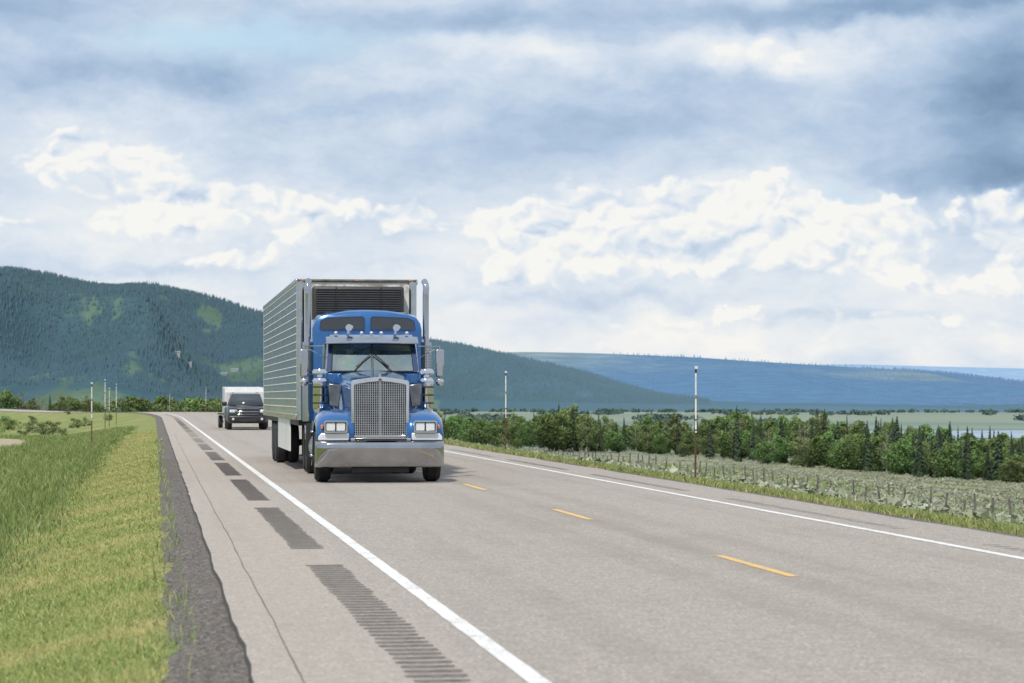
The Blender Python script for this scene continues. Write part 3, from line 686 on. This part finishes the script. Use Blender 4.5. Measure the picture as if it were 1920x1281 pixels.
for k in range(22):
    z=.945+k*.045; m.box(-.495,.495,.285,.315,z-.004,z+.004)
m.build('grille_bars',M['brush'],tr)
MB().fprism([(-.03,1.97),(.03,1.97),(.035,1.99),(0,2.02),(-.035,1.99)],.208,.225).build('badge',PM('badge_enamel',(.12,.06,.06),.3,.5,.1),tr)
MB().fprism([(-.02,2.05),(.02,2.05),(.012,2.10),(-.012,2.10)],.3,.5).build('hood_ornament',M['chrome'],tr,bev=.005)
pf=PM('painted_fender_reflection',(.66,.69,.73),.2,.3,.08,2,coat=1)  # near-white colour stands in for a reflection on the fender
for s in (-1,1):
    path=[(.20,.80),(.17,.95),(.19,1.10),(.27,1.22),(.42,1.31),(.65,1.37),(1.0,1.40),(1.35,1.37),(1.65,1.27),(1.9,1.08),(2.1,.85),(2.3,.62),(2.6,.5)]
    cs=[(.50,.0),(.62,.0),(.80,.015),(.95,.01),(1.08,-.02),(1.16,-.07),(1.215,-.15),(1.225,-.24)]
    secs=[]
    for i,(y,z) in enumerate(path):
        a=path[max(0,i-1)];b=path[min(len(path)-1,i+1)]; ty,tz=b[0]-a[0],b[1]-a[1]; l=math.hypot(ty,tz); ny,nz_=-tz/l,ty/l
        k=min(1,.35+i*.25)
        secs.append([(s*x,y+ny*d*k,z+nz_*d*k) for x,d in cs])
    MB().loft(secs,cap=False,close=False).build('fender',M['blue'],tr,solid=.015,sm=60)
    MB().fprism([(s*.60,.815),(s*.60,.965),(s*1.13,.965),(s*1.19,.90),(s*1.20,.815)],.125,.20).build('fender_reflection_panel',pf,tr,bev=.02)  # added pale panel, paints the bright reflection below the headlight
    hx=s*.86
    hl=MB().ring([(hx-.225,.985),(hx-.225,1.175),(hx-.2,1.2),(hx+.2,1.2),(hx+.225,1.175),(hx+.225,.985),(hx+.2,.965),(hx-.2,.965)],[(hx-.195,1.0),(hx-.195,1.16),(hx-.185,1.17),(hx+.185,1.17),(hx+.195,1.16),(hx+.195,1.0),(hx+.185,.995),(hx-.185,.995)],.04,.24).build('headlight',M['chrome'],tr,bev=.006)
    for q in (-.097,.097): MB().box(hx+q-.085,hx+q+.085,.07,.09,1.005,1.16).build('lens',M['lens'],hl,bev=.01)
    MB().box(hx-.19,hx+.19,.1,.2,.99,1.17).build('reflector_bowl',M['steel'],hl)
    bxs(s,1.10,1.145,.11,.2,1.04,1.12).build('turn_signal',M['amber'],tr,bev=.012)
MB().prism([(2.42,.95),(2.42,2.16),(3.98,2.16),(3.98,.95)],.96).build('cab_body',M['blue'],tr,bev=.05,seg=3)
for s in (-1,1):
    MB().loft([[(s*.93,2.40,2.16),(s*.84,2.40,2.16),(s*.78,2.66,2.74),(s*.88,2.66,2.74)],[(s*.95,2.52,2.16),(s*.88,2.52,2.16),(s*.84,2.78,2.74),(s*.91,2.78,2.74)]]).build('windscreen_pillar',M['navy'],tr)
MB().box(-.94,.94,3.5,3.98,2.16,2.76).build('cab_rear_wall',PM('cab_lining',(.16,.19,.17),.8,0,.4,4),tr,bev=.03)
MB().prism([(2.62,2.73),(2.66,2.84),(2.9,2.93),(3.98,2.96),(3.98,2.73)],[.93,.86,.84,.88,.95]).build('cab_roof',M['blue'],tr,bev=.03,seg=3)
MB().box(-.8,.8,2.5,2.75,1.9,2.2).build('dashboard',M['black'],tr,bev=.04)
for x in (-.45,.45):
    q=MB().box(x-.25,x+.25,3.0,3.34,1.9,2.0).build('seat',M['seat'],tr,bev=.04); MB().box(x-.24,x+.24,3.35,3.47,1.95,2.6).build('backrest',M['seat'],q,bev=.04)
m=MB(); m.tube([(.45+.2*math.cos(a),2.84+.07*math.sin(a),2.28+.14*math.sin(a)) for a in np.linspace(0,6.283,20)],.014,6); m.cyl((.45,2.84,2.28),(.45,2.6,2.1),.025,n=8); m.build('steering_wheel',M['black'],tr)
for s in (-1,1):
    x0,x1=(s*.02,s*.82); xt=s*.775
    MB().add([(x0,2.405,2.17),(x1,2.425,2.17),(xt,2.675,2.725),(x0,2.655,2.725)],[(0,1,2,3)]).build('windscreen',M['glass'],tr)
    MB().add([(s*.955,2.56,2.17),(s*.955,3.48,2.17),(s*.93,3.48,2.7),(s*.93,2.8,2.7)],[(0,1,2,3)]).build('door_window',M['glass'],tr)
    d=bxs(s,.962,.985,2.6,3.5,1.0,2.14).build('door',M['blue'],tr,bev=.01)
    bxs(s,.99,1.01,3.3,3.42,1.85,1.89).build('handle',M['chrome'],d,bev=.005)
    m=MB(); m.cyl((s*.38,2.38,2.18),(s*.16,2.46,2.42),.011,n=6); m.cyl((s*.03,2.50,2.52),(s*.33,2.42,2.27),.013,n=6)
    m.build('wiper',M['black'],tr)
MB().tube([(-.83,2.41,2.17),(.83,2.41,2.17),(.785,2.665,2.73),(-.785,2.665,2.73),(-.83,2.41,2.17)],.018,6).build('windscreen_seal',M['black'],tr)
MB().cyl((0,2.40,2.17),(0,2.655,2.73),.016,n=6).build('windscreen_divider',M['black'],tr)
secs=[]
for x in np.linspace(-.93,.93,13):
    b=.05*(1-(x/.93)**2); secs.append([(x,2.62-b,2.80+b*.3),(x,2.44-b-.03,2.725+b*.2),(x,2.435-b-.03,2.74+b*.2),(x,2.62-b,2.855+b*.5),(x,2.72-b,2.875+b*.5)])
MB().loft(secs).build('sun_visor',M['darkchrome'],tr,sm=60)
for x in (-.72,-.2,0,.2,.72):
    cl=MB().sph((x,2.78,2.955),.038,.08,.034).build('cab_marker_light',M['lens'],tr)
    MB().box(x-.03,x+.03,2.76,2.84,2.9,2.94).build('lamp_base',M['chrome'],cl)
for x in (-.46,.50):
    m=MB(); m.lathe([(.07,-.28),(.055,-.24),(.03,-.1),(.025,.2),(.035,.35),(.001,.38)],(x,2.95,3.06),'y',16); m.cyl((x,2.9,2.93),(x,2.9,3.05),.02,n=6); m.cyl((x,3.15,2.93),(x,3.15,3.05),.02,n=6)
    m.sph((x+.02,2.75,3.07),.075,.05,.05); m.build('air_horn',M['chrome'],tr)
def ss(y,w,zt):
    return [(-w,y,.95),(-w,y,zt-.34),(-w+.03,y,zt-.2),(-w+.12,y,zt-.08),(-w+.3,y,zt-.02),(-.4,y,zt+.03),(0,y,zt+.045),(.4,y,zt+.03),(w-.3,y,zt-.02),(w-.12,y,zt-.08),(w-.03,y,zt-.2),(w,y,zt-.34),(w,y,.95)]
MB().loft([ss(4.02,1.10,3.33),ss(4.06,1.135,3.39),ss(4.3,1.14,3.44),ss(5.5,1.14,3.48),ss(5.58,1.10,3.42)]).build('sleeper',M['blue'],tr,sm=45)
MB().box(-.9,.9,3.9,4.08,.98,2.9).build('sleeper_joint',M['black'],tr)
for s in (-1,1):
    o=[(s*.06,3.05),(s*.06,3.30),(s*.10,3.335),(s*.85,3.305),(s*.98,3.24),(s*1.0,3.08),(s*.96,3.05)]
    i_=[( (x-s*.53)*.94+s*.53,(z-3.18)*.9+3.18) for x,z in o]
    w=MB().ring(o,i_,3.99,4.03).build('sleeper_window',M['navy'],tr)
    MB().fprism(i_,4.0,4.025).build('pane',M['darkglass'],w)
    bxs(s,1.142,1.15,4.5,5.1,2.2,2.6).build('sleeper_side_window',M['darkglass'],tr,bev=.003)
    x=s*1.23
    e=MB().tube([(x,4.15,1.9),(x,4.15,3.0),(x,4.15,3.80),(x+s*.006,4.14,3.93),(x+s*.0,4.19,4.02),(x-s*.02,4.27,4.08)],[.066]*6,18).build('exhaust_stack',M['darkchrome'],tr,sm=60)
    MB().cyl((x,4.15,1.15),(x,4.15,2.80),.115,n=24).build('heat_shield',M['darkchrome'],e)
    m=MB()
    for k in range(22):
        for q in range(9):
            a=-2.7+q*.28; z=2.05+k*.032
            m.add([(x+math.cos(a)*.1165,4.15+math.sin(a)*.1165,z-.009),(x+math.cos(a+.13)*.1165,4.15+math.sin(a+.13)*.1165,z-.009),(x+math.cos(a+.13)*.1165,4.15+math.sin(a+.13)*.1165,z+.009),(x+math.cos(a)*.1165,4.15+math.sin(a)*.1165,z+.009)],[(0,1,2,3)])
    m.build('shield_perforations',M['black'],e)
    for zz in (1.5,2.8): MB().box(min(s*.95,x),max(s*.95,x),4.1,4.16,zz,zz+.06).build('stack_bracket',M['brush'],e)
    x=s*1.06; y=2.18
    a=MB().lathe([(.001,1.33),(.10,1.34),(.14,1.40),(.15,1.44),(.15,1.95),(.16,1.96),(.16,1.99),(.135,2.03),(.065,2.05),(.065,2.1),(.16,2.11),(.168,2.16),(.14,2.21),(.001,2.24)],(x,y,0),'z',28).build('air_cleaner',M['chrome'],tr,sm=40)
    for k in range(3): MB().lathe([(.151,1.52+k*.16),(.158,1.525+k*.16),(.158,1.545+k*.16),(.151,1.55+k*.16)],(x,y,0),'z',28).build('band',M['steel'],a)
    bxs(s,.8,.95,2.1,2.3,1.8,1.95).build('intake_duct',M['navy'],a)
    hsx=s*.82
    wm=MB().loft([[(hsx-s*.17,1.62,1.90),(hsx+s*.11,1.62,1.93),(hsx+s*.09,1.62,1.48),(hsx-s*.10,1.62,1.44)],[(hsx-s*.13,1.78,1.86),(hsx+s*.08,1.78,1.88),(hsx+s*.06,1.78,1.54),(hsx-s*.07,1.78,1.5)]]).build('hood_mirror',PM('mirror_shell',(.18,.19,.21),.25,.9,.3,6),tr,bev=.02)
    MB().cyl((hsx,1.7,1.48),(hsx-s*.1,1.7,1.33),.018,n=8).build('mirror_arm',M['chrome'],wm)
    x=s*1.37
    mm=MB().box(x-.085,x+.085,2.48,2.56,2.06,2.62).build('door_mirror',M['darkchrome'],tr,bev=.03,seg=3)
    m=MB(); m.tube([(s*.95,2.7,2.68),(x,2.58,2.68),(x,2.58,1.95),(s*.96,2.7,1.88)],.014,6); m.tube([(s*.95,2.7,2.45),(x-s*.1,2.6,2.62)],.01,5); m.build('mirror_frame',M['chrome'],mm)
    MB().sph((x,2.52,1.96),.085,.04,.085).build('convex_mirror',M['chrome'],mm)
    tk=MB().cyl((s*.88,2.75,.62),(s*.88,4.6,.62),.32,n=28).build('fuel_tank',M['chrome'],tr,bev=.02)
    for yy in (3.0,3.7,4.3): MB().lathe([(.322,-.03),(.33,-.03),(.33,.03),(.322,.03)],(s*.88,yy,.62),'y',28).build('strap',M['brush'],tk)
    bxs(s,.7,1.22,2.75,3.2,.93,.97).build('cab_step',M['brush'],tr,bev=.008); bxs(s,.9,1.25,2.4,2.7,.45,.5).build('cab_step',M['brush'],tr,bev=.008)
    bxs(s,.6,1.22,5.45,5.47,.4,1.1).build('mud_flap',M['rubber'],tr)
    MB().loft([[(s*.6,y,z),(s*1.24,y,z)] for y,z in [(5.6,.75),(5.65,1.0),(5.9,1.13),(6.3,1.15)]],cap=False,close=False).build('quarter_fender',M['brush'],tr,solid=.01)
def person():
    c,s_=math.cos(tr.rotation_euler[2]),math.sin(tr.rotation_euler[2])
    lx,ly=-.42,3.12; p=thing('person','person in a bright yellow green safety vest seated behind the truck windscreen','person',(TX+lx*c-ly*s_,46.2+lx*s_+ly*c,1.97),tr.rotation_euler[2])
    def skin(name,vs,es,rs,mat,par):
        me=bpy.data.meshes.new(name); me.from_pydata(vs,es,[]); me.materials.append(mat); o=link(bpy.data.objects.new(name,me),par)
        md=o.modifiers.new('k','SKIN'); md.use_smooth_shade=True
        sv=me.skin_vertices[0].data if me.skin_vertices else None
        if sv:
            for i,r in enumerate(rs): sv[i].radius=r if isinstance(r,tuple) else (r,r)
            sv[0].use_root=True
        sb=o.modifiers.new('u','SUBSURF'); sb.levels=1; sb.render_levels=2; return o
    vs=[(0,0,.08),(0,.03,.28),(0,.02,.44),(0,0,.52),(0,-.02,.60),(0,-.02,.70)];es=[(0,1),(1,2),(2,3),(3,4),(4,5)];rs=[(.16,.12),(.15,.11),(.15,.10),(.06,.06),(.075,.085),(.06,.07)]
    for s in (-1,1):
        n=len(vs); vs+=[(s*.19,0,.45),(s*.25,-.12,.22),(s*.16,-.36,.17),(s*.15,-.44,.165)]; rs+=[.06,.05,.04,.035]; es+=[(2,n),(n,n+1),(n+1,n+2),(n+2,n+3)]
        for k in range(4):
            j=len(vs); xx=s*(.12+.02*k); ln=(.07,.08,.085,.065)[k]; vs+=[(xx,-.44-ln*.5,.175),(xx,-.44-ln*.85,.15)]; rs+=[.009,.008]; es+=[(n+3,j),(j,j+1)]
        j=len(vs); vs+=[(s*.10,-.42,.18),(s*.08,-.46,.18)]; rs+=[.011,.009]; es+=[(n+3,j),(j,j+1)]
        n=len(vs); vs+=[(s*.10,-.05,.06),(s*.13,-.42,.08),(s*.13,-.5,-.30)]; rs+=[.085,.06,.045]; es+=[(0,n),(n,n+1),(n+1,n+2)]
    skin('body',vs,es,rs,M['skin'],p)
    m=MB(); m.loft([[(math.cos(a)*rx,.02+math.sin(a)*ry,z) for a in np.linspace(0,6.283,17)[:-1]] for z,rx,ry in ((.05,.19,.15),(.2,.185,.145),(.36,.21,.15),(.47,.20,.13),(.53,.10,.09))],cap=False); m.build('vest',M['vest'],p,solid=.01,sm=60)
    MB().sph((0,.0,.73),.085,.10,.085).build('hair',M['hair'],p,sm=80)
    MB().box(-.012,.012,-.125,-.09,.63,.67).build('nose',M['skin'],p,bev=.006)
person()
# ---------------- semi trailer
tl=thing('semi_trailer','tall silver refrigerated box trailer with ribbed side and black cooling unit','trailer',(TX+.02,52.0,0))
L=15.8; Z0,Z1=1.16,4.2; W=1.3
MB().box(-W+.03,W-.03,.05,L,Z0+.1,Z1-.02).build('box_core',M['white'],tl)
def sidemat():
    m=bpy.data.materials.new('ribbed_side'); nt,b=nodes(m); tc=nt.nodes.new('ShaderNodeTexCoord'); sx=nt.nodes.new('ShaderNodeSeparateXYZ'); nt.links.new(tc.outputs['Object'],sx.inputs[0])
    n=noise(nt,.8,5); seam=mth(nt,'FRACT',mth(nt,'MULTIPLY',sx.outputs[1],1/1.22)); sm=mth(nt,'SUBTRACT',1.,smooth(nt,seam,.0,.03))
    mp=nt.nodes.new('ShaderNodeMapping'); mp.inputs['Scale'].default_value=(1,2.5,.4); nt.links.new(tc.outputs['Object'],mp.inputs[0]); st=noise(nt,1.5,5,vec=mp.outputs[0])
    c=ramp(nt,n,[(.3,(.52,.53,.57)),(.7,(.67,.68,.71))]); c=mixc(nt,mth(nt,'MULTIPLY',sm,.4),c,(.30,.30,.31)); c=mixc(nt,mth(nt,'MULTIPLY',smooth(nt,st,.45,.7),.4),c,(.40,.395,.40))
    nt.links.new(c,b.inputs['Base Color']); b.inputs['Metallic'].default_value=.8; b.inputs['Roughness'].default_value=.18
    bump(nt,b,noise(nt,1.6,3),.35,.03); return m
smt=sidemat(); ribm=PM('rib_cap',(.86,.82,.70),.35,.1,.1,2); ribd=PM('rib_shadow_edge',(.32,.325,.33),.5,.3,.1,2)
for s in (-1,1):
    z=Z0+.12; nr=16; dz=(Z1-.12-z)/nr
    sp_=bxs(s,W-.02,W-.002,.1,L-.05,z,Z1-.12).build('side_panel',smt,tl)
    m=MB(); m2=MB()
    for k in range(nr):
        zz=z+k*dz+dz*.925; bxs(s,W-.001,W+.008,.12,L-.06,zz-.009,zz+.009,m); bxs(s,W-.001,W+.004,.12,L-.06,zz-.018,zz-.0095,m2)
    m.build('rib_trim',ribm,sp_); m2.build('rib_shade_strip',ribd,sp_)  # darker strip paints the shade under each rib
    bxs(s,W-.03,W+.02,.05,L,Z0,Z0+.12).build('bottom_rail',M['brush'],tl,bev=.01)
    bxs(s,W-.05,W+.02,.05,L,Z1-.12,Z1).build('top_rail',M['brush'],tl,bev=.02)
    MB().cyl((s*(W-.1),.09,Z0),(s*(W-.1),.09,Z1-.01),.1,n=20).build('corner_post',M['brush'],tl)
    bxs(s,W-.06,W-.03,3.2,8.4,.42,Z0-.01).build('side_skirt',M['white'],tl,bev=.006)
    m=MB(); m.box(s*.95-.06,s*.95+.06,2.8,2.92,.35,Z0); m.box(s*.95-.12,s*.95+.12,2.75,2.97,.32,.35); m.build('landing_gear',M['steel'],tl)
    for y in (9.4,10.75):
        wheel(tl,s*1.03,y,.5,.25,s); wheel(tl,s*.72,y,.5,.25,s,mat='steel')
    bxs(s,.68,1.28,11.45,11.47,.3,1.05).build('mud_flap',M['rubber'],tl)
    for y in (.35,5,9,15.3): bxs(s,W+.02,W+.04,y,y+.1,Z0+.04,Z0+.08).build('marker_light',M['amber'],tl)
for x in (-1.15,0,1.15): MB().box(x-.035,x+.035,-.025,.01,Z1-.05,Z1-.025).build('marker_light',M['amber'],tl,bev=.006)
def frontmat():
    m=bpy.data.materials.new('stained_front_panel'); nt,b=nodes(m); tc=nt.nodes.new('ShaderNodeTexCoord'); sx=nt.nodes.new('ShaderNodeSeparateXYZ'); nt.links.new(tc.outputs['Object'],sx.inputs[0])
    n=noise(nt,3,6,rough=.7); st=mth(nt,'MULTIPLY',smooth(nt,sx.outputs[2],3.75,4.15),smooth(nt,n,.42,.58))
    nt.links.new(mixc(nt,st,(.58,.58,.56),(.20,.17,.14)),b.inputs['Base Color']); b.inputs['Roughness'].default_value=.45; b.inputs['Metallic'].default_value=.3; return m
MB().box(-W+.1,W-.1,.02,.06,Z0+.02,Z1-.12).build('front_wall',frontmat(),tl)
MB().box(-W+.02,W-.02,-.01,.1,Z1-.07,Z1-.01).build('front_header',PM('weathered_header',(.12,.11,.10),.6,.3,.5,4),tl,bev=.02)
MB().box(-W+.05,W-.05,.1,L,Z0-.12,Z0-.005).build('floor_frame',M['steel'],tl)
MB().box(-W,W,L,L+.04,Z0,Z1).build('rear_door',M['white'],tl)
m=MB(); m.box(-.5,.5,8.8,11.4,.85,1.0); m.cyl((-1,9.4,.5),(1,9.4,.5),.07,n=10); m.cyl((-1,10.75,.5),(1,10.75,.5),.07,n=10); m.build('bogie',M['steel'],tl)
ru=MB().box(-.98,.98,-.42,.015,2.35,4.02).build('cooling_unit',M['black'],tl,bev=.06,seg=3)
lg=PM('louvre_grey',(.075,.075,.08),.4,.3,.2)
m=MB()
for k in range(12):
    z=3.42+k*.049
    for a,b in ((-.9,-.5),(-.46,.46),(.5,.9)): m.box(a,b,-.455,-.42,z-.008,z+.008)
m.build('louvre',lg,ru)
m=MB(); m.box(-.49,-.47,-.465,-.42,3.4,4.0); m.box(.47,.49,-.465,-.42,3.4,4.0); m.build('unit_frame',M['steel'],ru)
# ---------------- dark SUV
car=thing('dark_car','black sport utility vehicle following the truck and pulling a white trailer','car',(4.62,122.3,0))
def csec(y,w,zb,zt,r=.08): return [(-w,y,zb+.1),(-w-.02,y,(zb+zt)/2),(-w+.02,y,zt-r),(-w+r+.03,y,zt),(0,y,zt+.03),(w-r-.03,y,zt),(w-.02,y,zt-r),(w+.02,y,(zb+zt)/2),(w,y,zb+.1),(w-.1,y,zb),(-w+.1,y,zb)]
MB().loft([csec(0,.86,.45,1.0),csec(.12,.95,.36,1.1),csec(.5,.99,.33,1.16),csec(1.5,1.0,.33,1.2),csec(5.1,1.0,.36,1.2),csec(5.35,.96,.42,1.15)]).build('body_shell',M['suv'],car,sm=50)
MB().prism([(1.35,1.17),(2.1,1.78),(2.3,1.84),(5.0,1.84),(5.25,1.2)],[.92,.74,.72,.74,.88]).build('cabin',M['suv'],car,bev=.05,seg=3)
MB().add([(-.84,1.40,1.235),(.84,1.40,1.235),(.69,2.05,1.765),(-.69,2.05,1.765)],[(0,1,2,3)]).build('windscreen',PM('car_glass',(.035,.045,.05),.12,0,.2,2),car,solid=.03)
MB().box(-.55,.55,1.0,1.9,1.19,1.245).build('hood_bulge',M['suv'],car,bev=.03)
g=MB().box(-.52,.52,-.04,.02,.78,1.08).build('grille',M['grilledark'],car,bev=.02)
for a,b in ((.9,.94),(1.06,1.085),(.775,.80)): MB().box(-.54,.54,-.07,-.03,a,b).build('grille_bar',M['darkchrome'],g,bev=.008)
for s in (-1,1):
    bxs(s,.62,.90,-.02,.14,.87,1.02).build('headlight',M['lens'],car,bev=.03)
    MB().cyl((s*.72,-.115,.56),(s*.72,-.09,.56),.06,n=14).build('fog_light',M['lens'],car)
    bxs(s,.98,1.22,1.75,1.88,1.2,1.42).build('door_mirror',M['suv'],car,bev=.03)
    MB().add([(s*.895,2.0,1.25),(s*.895,4.9,1.25),(s*.755,4.8,1.74),(s*.755,2.4,1.74)],[(0,1,2,3)]).build('side_window',M['darkglass'],car,solid=.02)
    wheel(car,s*.76,1.05,.40,.24,s,.25,'brush'); wheel(car,s*.76,4.2,.40,.24,s,.25,'brush')
    MB().box(s*.62-.02,s*.62+.02,2.6,4.8,1.87,1.90).build('roof_rail',M['black'],car,bev=.01)
MB().box(-.93,.93,-.1,.2,.42,.72).build('bumper',M['suv'],car,bev=.06,seg=3)
MB().box(-.4,.4,-.115,-.09,.44,.54).build('air_intake',M['black'],car)
ct=thing('cargo_trailer','white box trailer towed behind the black car','trailer',(4.72,129.2,0))
cw=PM('dusty_white_panel',(.46,.47,.47),.5,0,.15,1.5)
MB().prism([(0,.5),(0,1.95),(.35,2.18),(4.6,2.22),(4.6,.5)],1.04).build('box_body',cw,ct,bev=.06,seg=3)
MB().box(-1.06,1.06,-.02,.06,.48,1.1).build('stone_guard',M['brush'],ct,bev=.01)
m=MB(); m.tube([(-.8,0,.5),(0,-1.3,.5),(.8,0,.5)],.04,n=8); m.build('drawbar',M['steel'],ct)
for s in (-1,1):
    bxs(s,1.05,1.36,1.3,2.6,.72,.80).build('mudguard',M['black'],ct,bev=.02)
    wheel(ct,s*1.1,1.95,.34,.22,s,.2,'brush')
# ---------------- camera, light, world
cam=bpy.data.cameras.new('camera'); co=bpy.data.objects.new('camera',cam); C.objects.link(co); bpy.context.scene.camera=co
co.location=(0,0,H); co.rotation_euler=(math.pi/2,0,-TH); cam.sensor_width=36; cam.lens=F/1920*36; cam.shift_y=(HZ-640.5)/1920; cam.clip_start=.5; cam.clip_end=40000
cam.dof.use_dof=True; cam.dof.focus_distance=48; cam.dof.aperture_fstop=3.5
SE=math.radians(50); saz=math.radians(205)
sd=Vector((math.sin(saz)*math.cos(SE),math.cos(saz)*math.cos(SE),math.sin(SE)))
sun=bpy.data.lights.new('sun','SUN'); sun.energy=4.1; sun.angle=math.radians(3); sun.color=(1,.94,.85); so=bpy.data.objects.new('sun',sun); C.objects.link(so); so.rotation_euler=sd.to_track_quat('Z','Y').to_euler()
w=bpy.data.worlds.new('World'); bpy.context.scene.world=w; w.use_nodes=True; nt=w.node_tree; nt.nodes.clear()
try:
    w.cycles.sampling_method='MANUAL'; w.cycles.sample_map_resolution=256
except Exception: pass
out_=nt.nodes.new('ShaderNodeOutputWorld'); bg=nt.nodes.new('ShaderNodeBackground'); nt.links.new(bg.outputs[0],out_.inputs[0])
sky=nt.nodes.new('ShaderNodeTexSky'); sky.sky_type='NISHITA'; sky.sun_disc=False; sky.sun_elevation=SE; sky.sun_rotation=saz
tc=nt.nodes.new('ShaderNodeTexCoord'); sp=nt.nodes.new('ShaderNodeSeparateXYZ'); nt.links.new(tc.outputs['Generated'],sp.inputs[0])
az=mth(nt,'ARCTAN2',sp.outputs[0],sp.outputs[1]); U=mth(nt,'MULTIPLY',mth(nt,'SUBTRACT',az,TH),F/1000); V=mth(nt,'MULTIPLY',mth(nt,'ARCSINE',sp.outputs[2]),F/1000)
def comb(a,b,c=0.):
    n=nt.nodes.new('ShaderNodeCombineXYZ')
    for i,q in enumerate((a,b,c)):
        if isinstance(q,(int,float)): n.inputs[i].default_value=q
        else: nt.links.new(q,n.inputs[i])
    return n.outputs[0]
def wn(a,b,scale,detail,rough=.55,z=0.):
    n=nt.nodes.new('ShaderNodeTexNoise'); n.inputs['Scale'].default_value=scale; n.inputs['Detail'].default_value=detail; n.inputs['Roughness'].default_value=rough
    nt.links.new(comb(a,b,z),n.inputs['Vector']); return n
def vo(a,b,scale):
    n=nt.nodes.new('ShaderNodeTexVoronoi'); n.voronoi_dimensions='2D'; n.feature='SMOOTH_F1'; n.normalize=True; n.inputs['Scale'].default_value=scale; n.inputs['Detail'].default_value=2; n.inputs['Roughness'].default_value=.5; n.inputs['Lacunarity'].default_value=2.2
    n.inputs['Smoothness'].default_value=.25
    nt.links.new(comb(a,b),n.inputs['Vector']); return n.outputs['Distance']
mul=lambda a,b:mth(nt,'MULTIPLY',a,b); add=lambda a,b:mth(nt,'ADD',a,b); sub=lambda a,b:mth(nt,'SUBTRACT',a,b)
w1=wn(U,mul(V,1.5),2.6,3); s1=nt.nodes.new('ShaderNodeSeparateColor'); nt.links.new(w1.outputs['Color'],s1.inputs[0])
w2=wn(U,mul(V,1.3),14.,5,.58,z=3.); s2=nt.nodes.new('ShaderNodeSeparateColor'); nt.links.new(w2.outputs['Color'],s2.inputs[0])
Uw=add(add(U,mul(sub(s1.outputs[0],.5),.20)),mul(sub(s2.outputs[0],.5),.080)); Vw=add(add(V,mul(sub(s1.outputs[1],.5),.14)),mul(sub(s2.outputs[1],.5),.058))
def blob(x,y,rx,ry,amp):
    a=mth(nt,'DIVIDE',sub(Uw,(x-960)/1000),rx/1000); b=mth(nt,'DIVIDE',sub(Vw,(745-y)/1000),ry/1000)
    return mul(mth(nt,'EXPONENT',mul(add(mul(a,a),mul(b,b)),-1.)),amp)
def blobs(L):
    t=None
    for bb in L:
        q=blob(*bb); t=q if t is None else add(t,q)
    return t
tone=blobs([(60,30,260,60,-.25),(280,145,260,34,-.26),(880,40,330,45,-.28),(990,95,160,33,.28),(1430,92,200,38,.40),(1870,200,150,130,-.56),(1900,340,220,42,-.40),(1700,20,380,28,-.44),(1150,230,450,60,-.16),(760,205,120,20,-.18),(160,260,240,70,.12),(1500,300,260,36,-.12),(640,330,260,50,-.05),(960,610,1700,110,.22),(80,500,200,22,-.10),(1330,420,420,110,.14),(340,400,280,100,.12),(1700,640,500,50,.08),(1100,560,300,14,-.16),(1550,600,260,12,-.14),(300,510,200,14,-.14)])
nb=wn(U,mul(V,2.0),2.8,7,.58,z=1.); nb2=wn(Uw,mul(Vw,2.2),8.,5,.60,z=9.)
tone=add(tone,add(mul(sub(nb.outputs[0],.5),.74),mul(sub(nb2.outputs[0],.5),.36)))
tone=add(tone,.68)
cum=blobs([(350,395,150,60,1.2),(235,290,100,45,.85),(130,330,80,50,.6),(540,430,46,32,1.1),(640,390,70,35,.7),(1250,400,220,60,1.1),(1450,400,120,60,.9),(1180,480,260,50,1.),(990,430,110,50,.9),(980,520,90,20,.7),(1650,410,120,50,1.),(1560,490,160,36,.8),(1890,450,70,60,1.1),(780,420,80,40,.6),(1780,530,160,24,.7),(450,490,100,18,.6),(40,440,80,24,.7),(1400,90,130,26,.7),(1300,590,300,16,.55),(1800,600,200,14,.5),(700,560,200,12,.35)])
Vs=mul(Vw,1.3)
pa=sub(1.,mul(vo(Uw,Vs,8.),1.6)); pb=sub(1.,mul(vo(add(Uw,-.010),add(Vs,.020),8.),1.6))
fn=wn(Uw,Vs,24.,4,.55,z=5.)
dens=add(cum,add(mul(sub(pa,.5),.95),mul(sub(fn.outputs[0],.5),.40)))
cm=smooth(nt,dens,.34,.74)
rel=mul(sub(pa,pb),1.15)
ct_=add(add(.96,rel),add(mul(sub(nb.outputs[0],.5),.4),mul(sub(fn.outputs[0],.5),.12)))
mx=nt.nodes.new('ShaderNodeMix'); nt.links.new(mul(cm,.88),mx.inputs[0]); nt.links.new(tone,mx.inputs[2]); nt.links.new(ct_,mx.inputs[3]); tt=mx.outputs[0]
ccol=ramp(nt,tt,[(0,(.16,.26,.41)),(.3,(.29,.42,.60)),(.55,(.48,.60,.77)),(.78,(.72,.79,.88)),(1,(.95,.94,.915))])
gap=blobs([(450,78,250,36,1.1),(1570,385,70,30,.7),(290,330,60,26,.5)])
ccol=mixc(nt,mth(nt,'MULTIPLY',mul(gap,sub(1.,cm)),.8,clamp=True),ccol,(.54,.75,.90))
skyc=nt.nodes.new('ShaderNodeVectorMath'); skyc.operation='SCALE'; nt.links.new(sky.outputs[0],skyc.inputs[0]); skyc.inputs['Scale'].default_value=.1
final=mixc(nt,.94,skyc.outputs[0],ccol)
nt.links.new(final,bg.inputs[0]); nt.links.new(add(1.,mul(smooth(nt,V,.95,2.2),.15)),bg.inputs[1])
sc_=bpy.context.scene; sc_.view_settings.view_transform='Standard'; sc_.view_settings.look='None'; sc_.view_settings.exposure=0
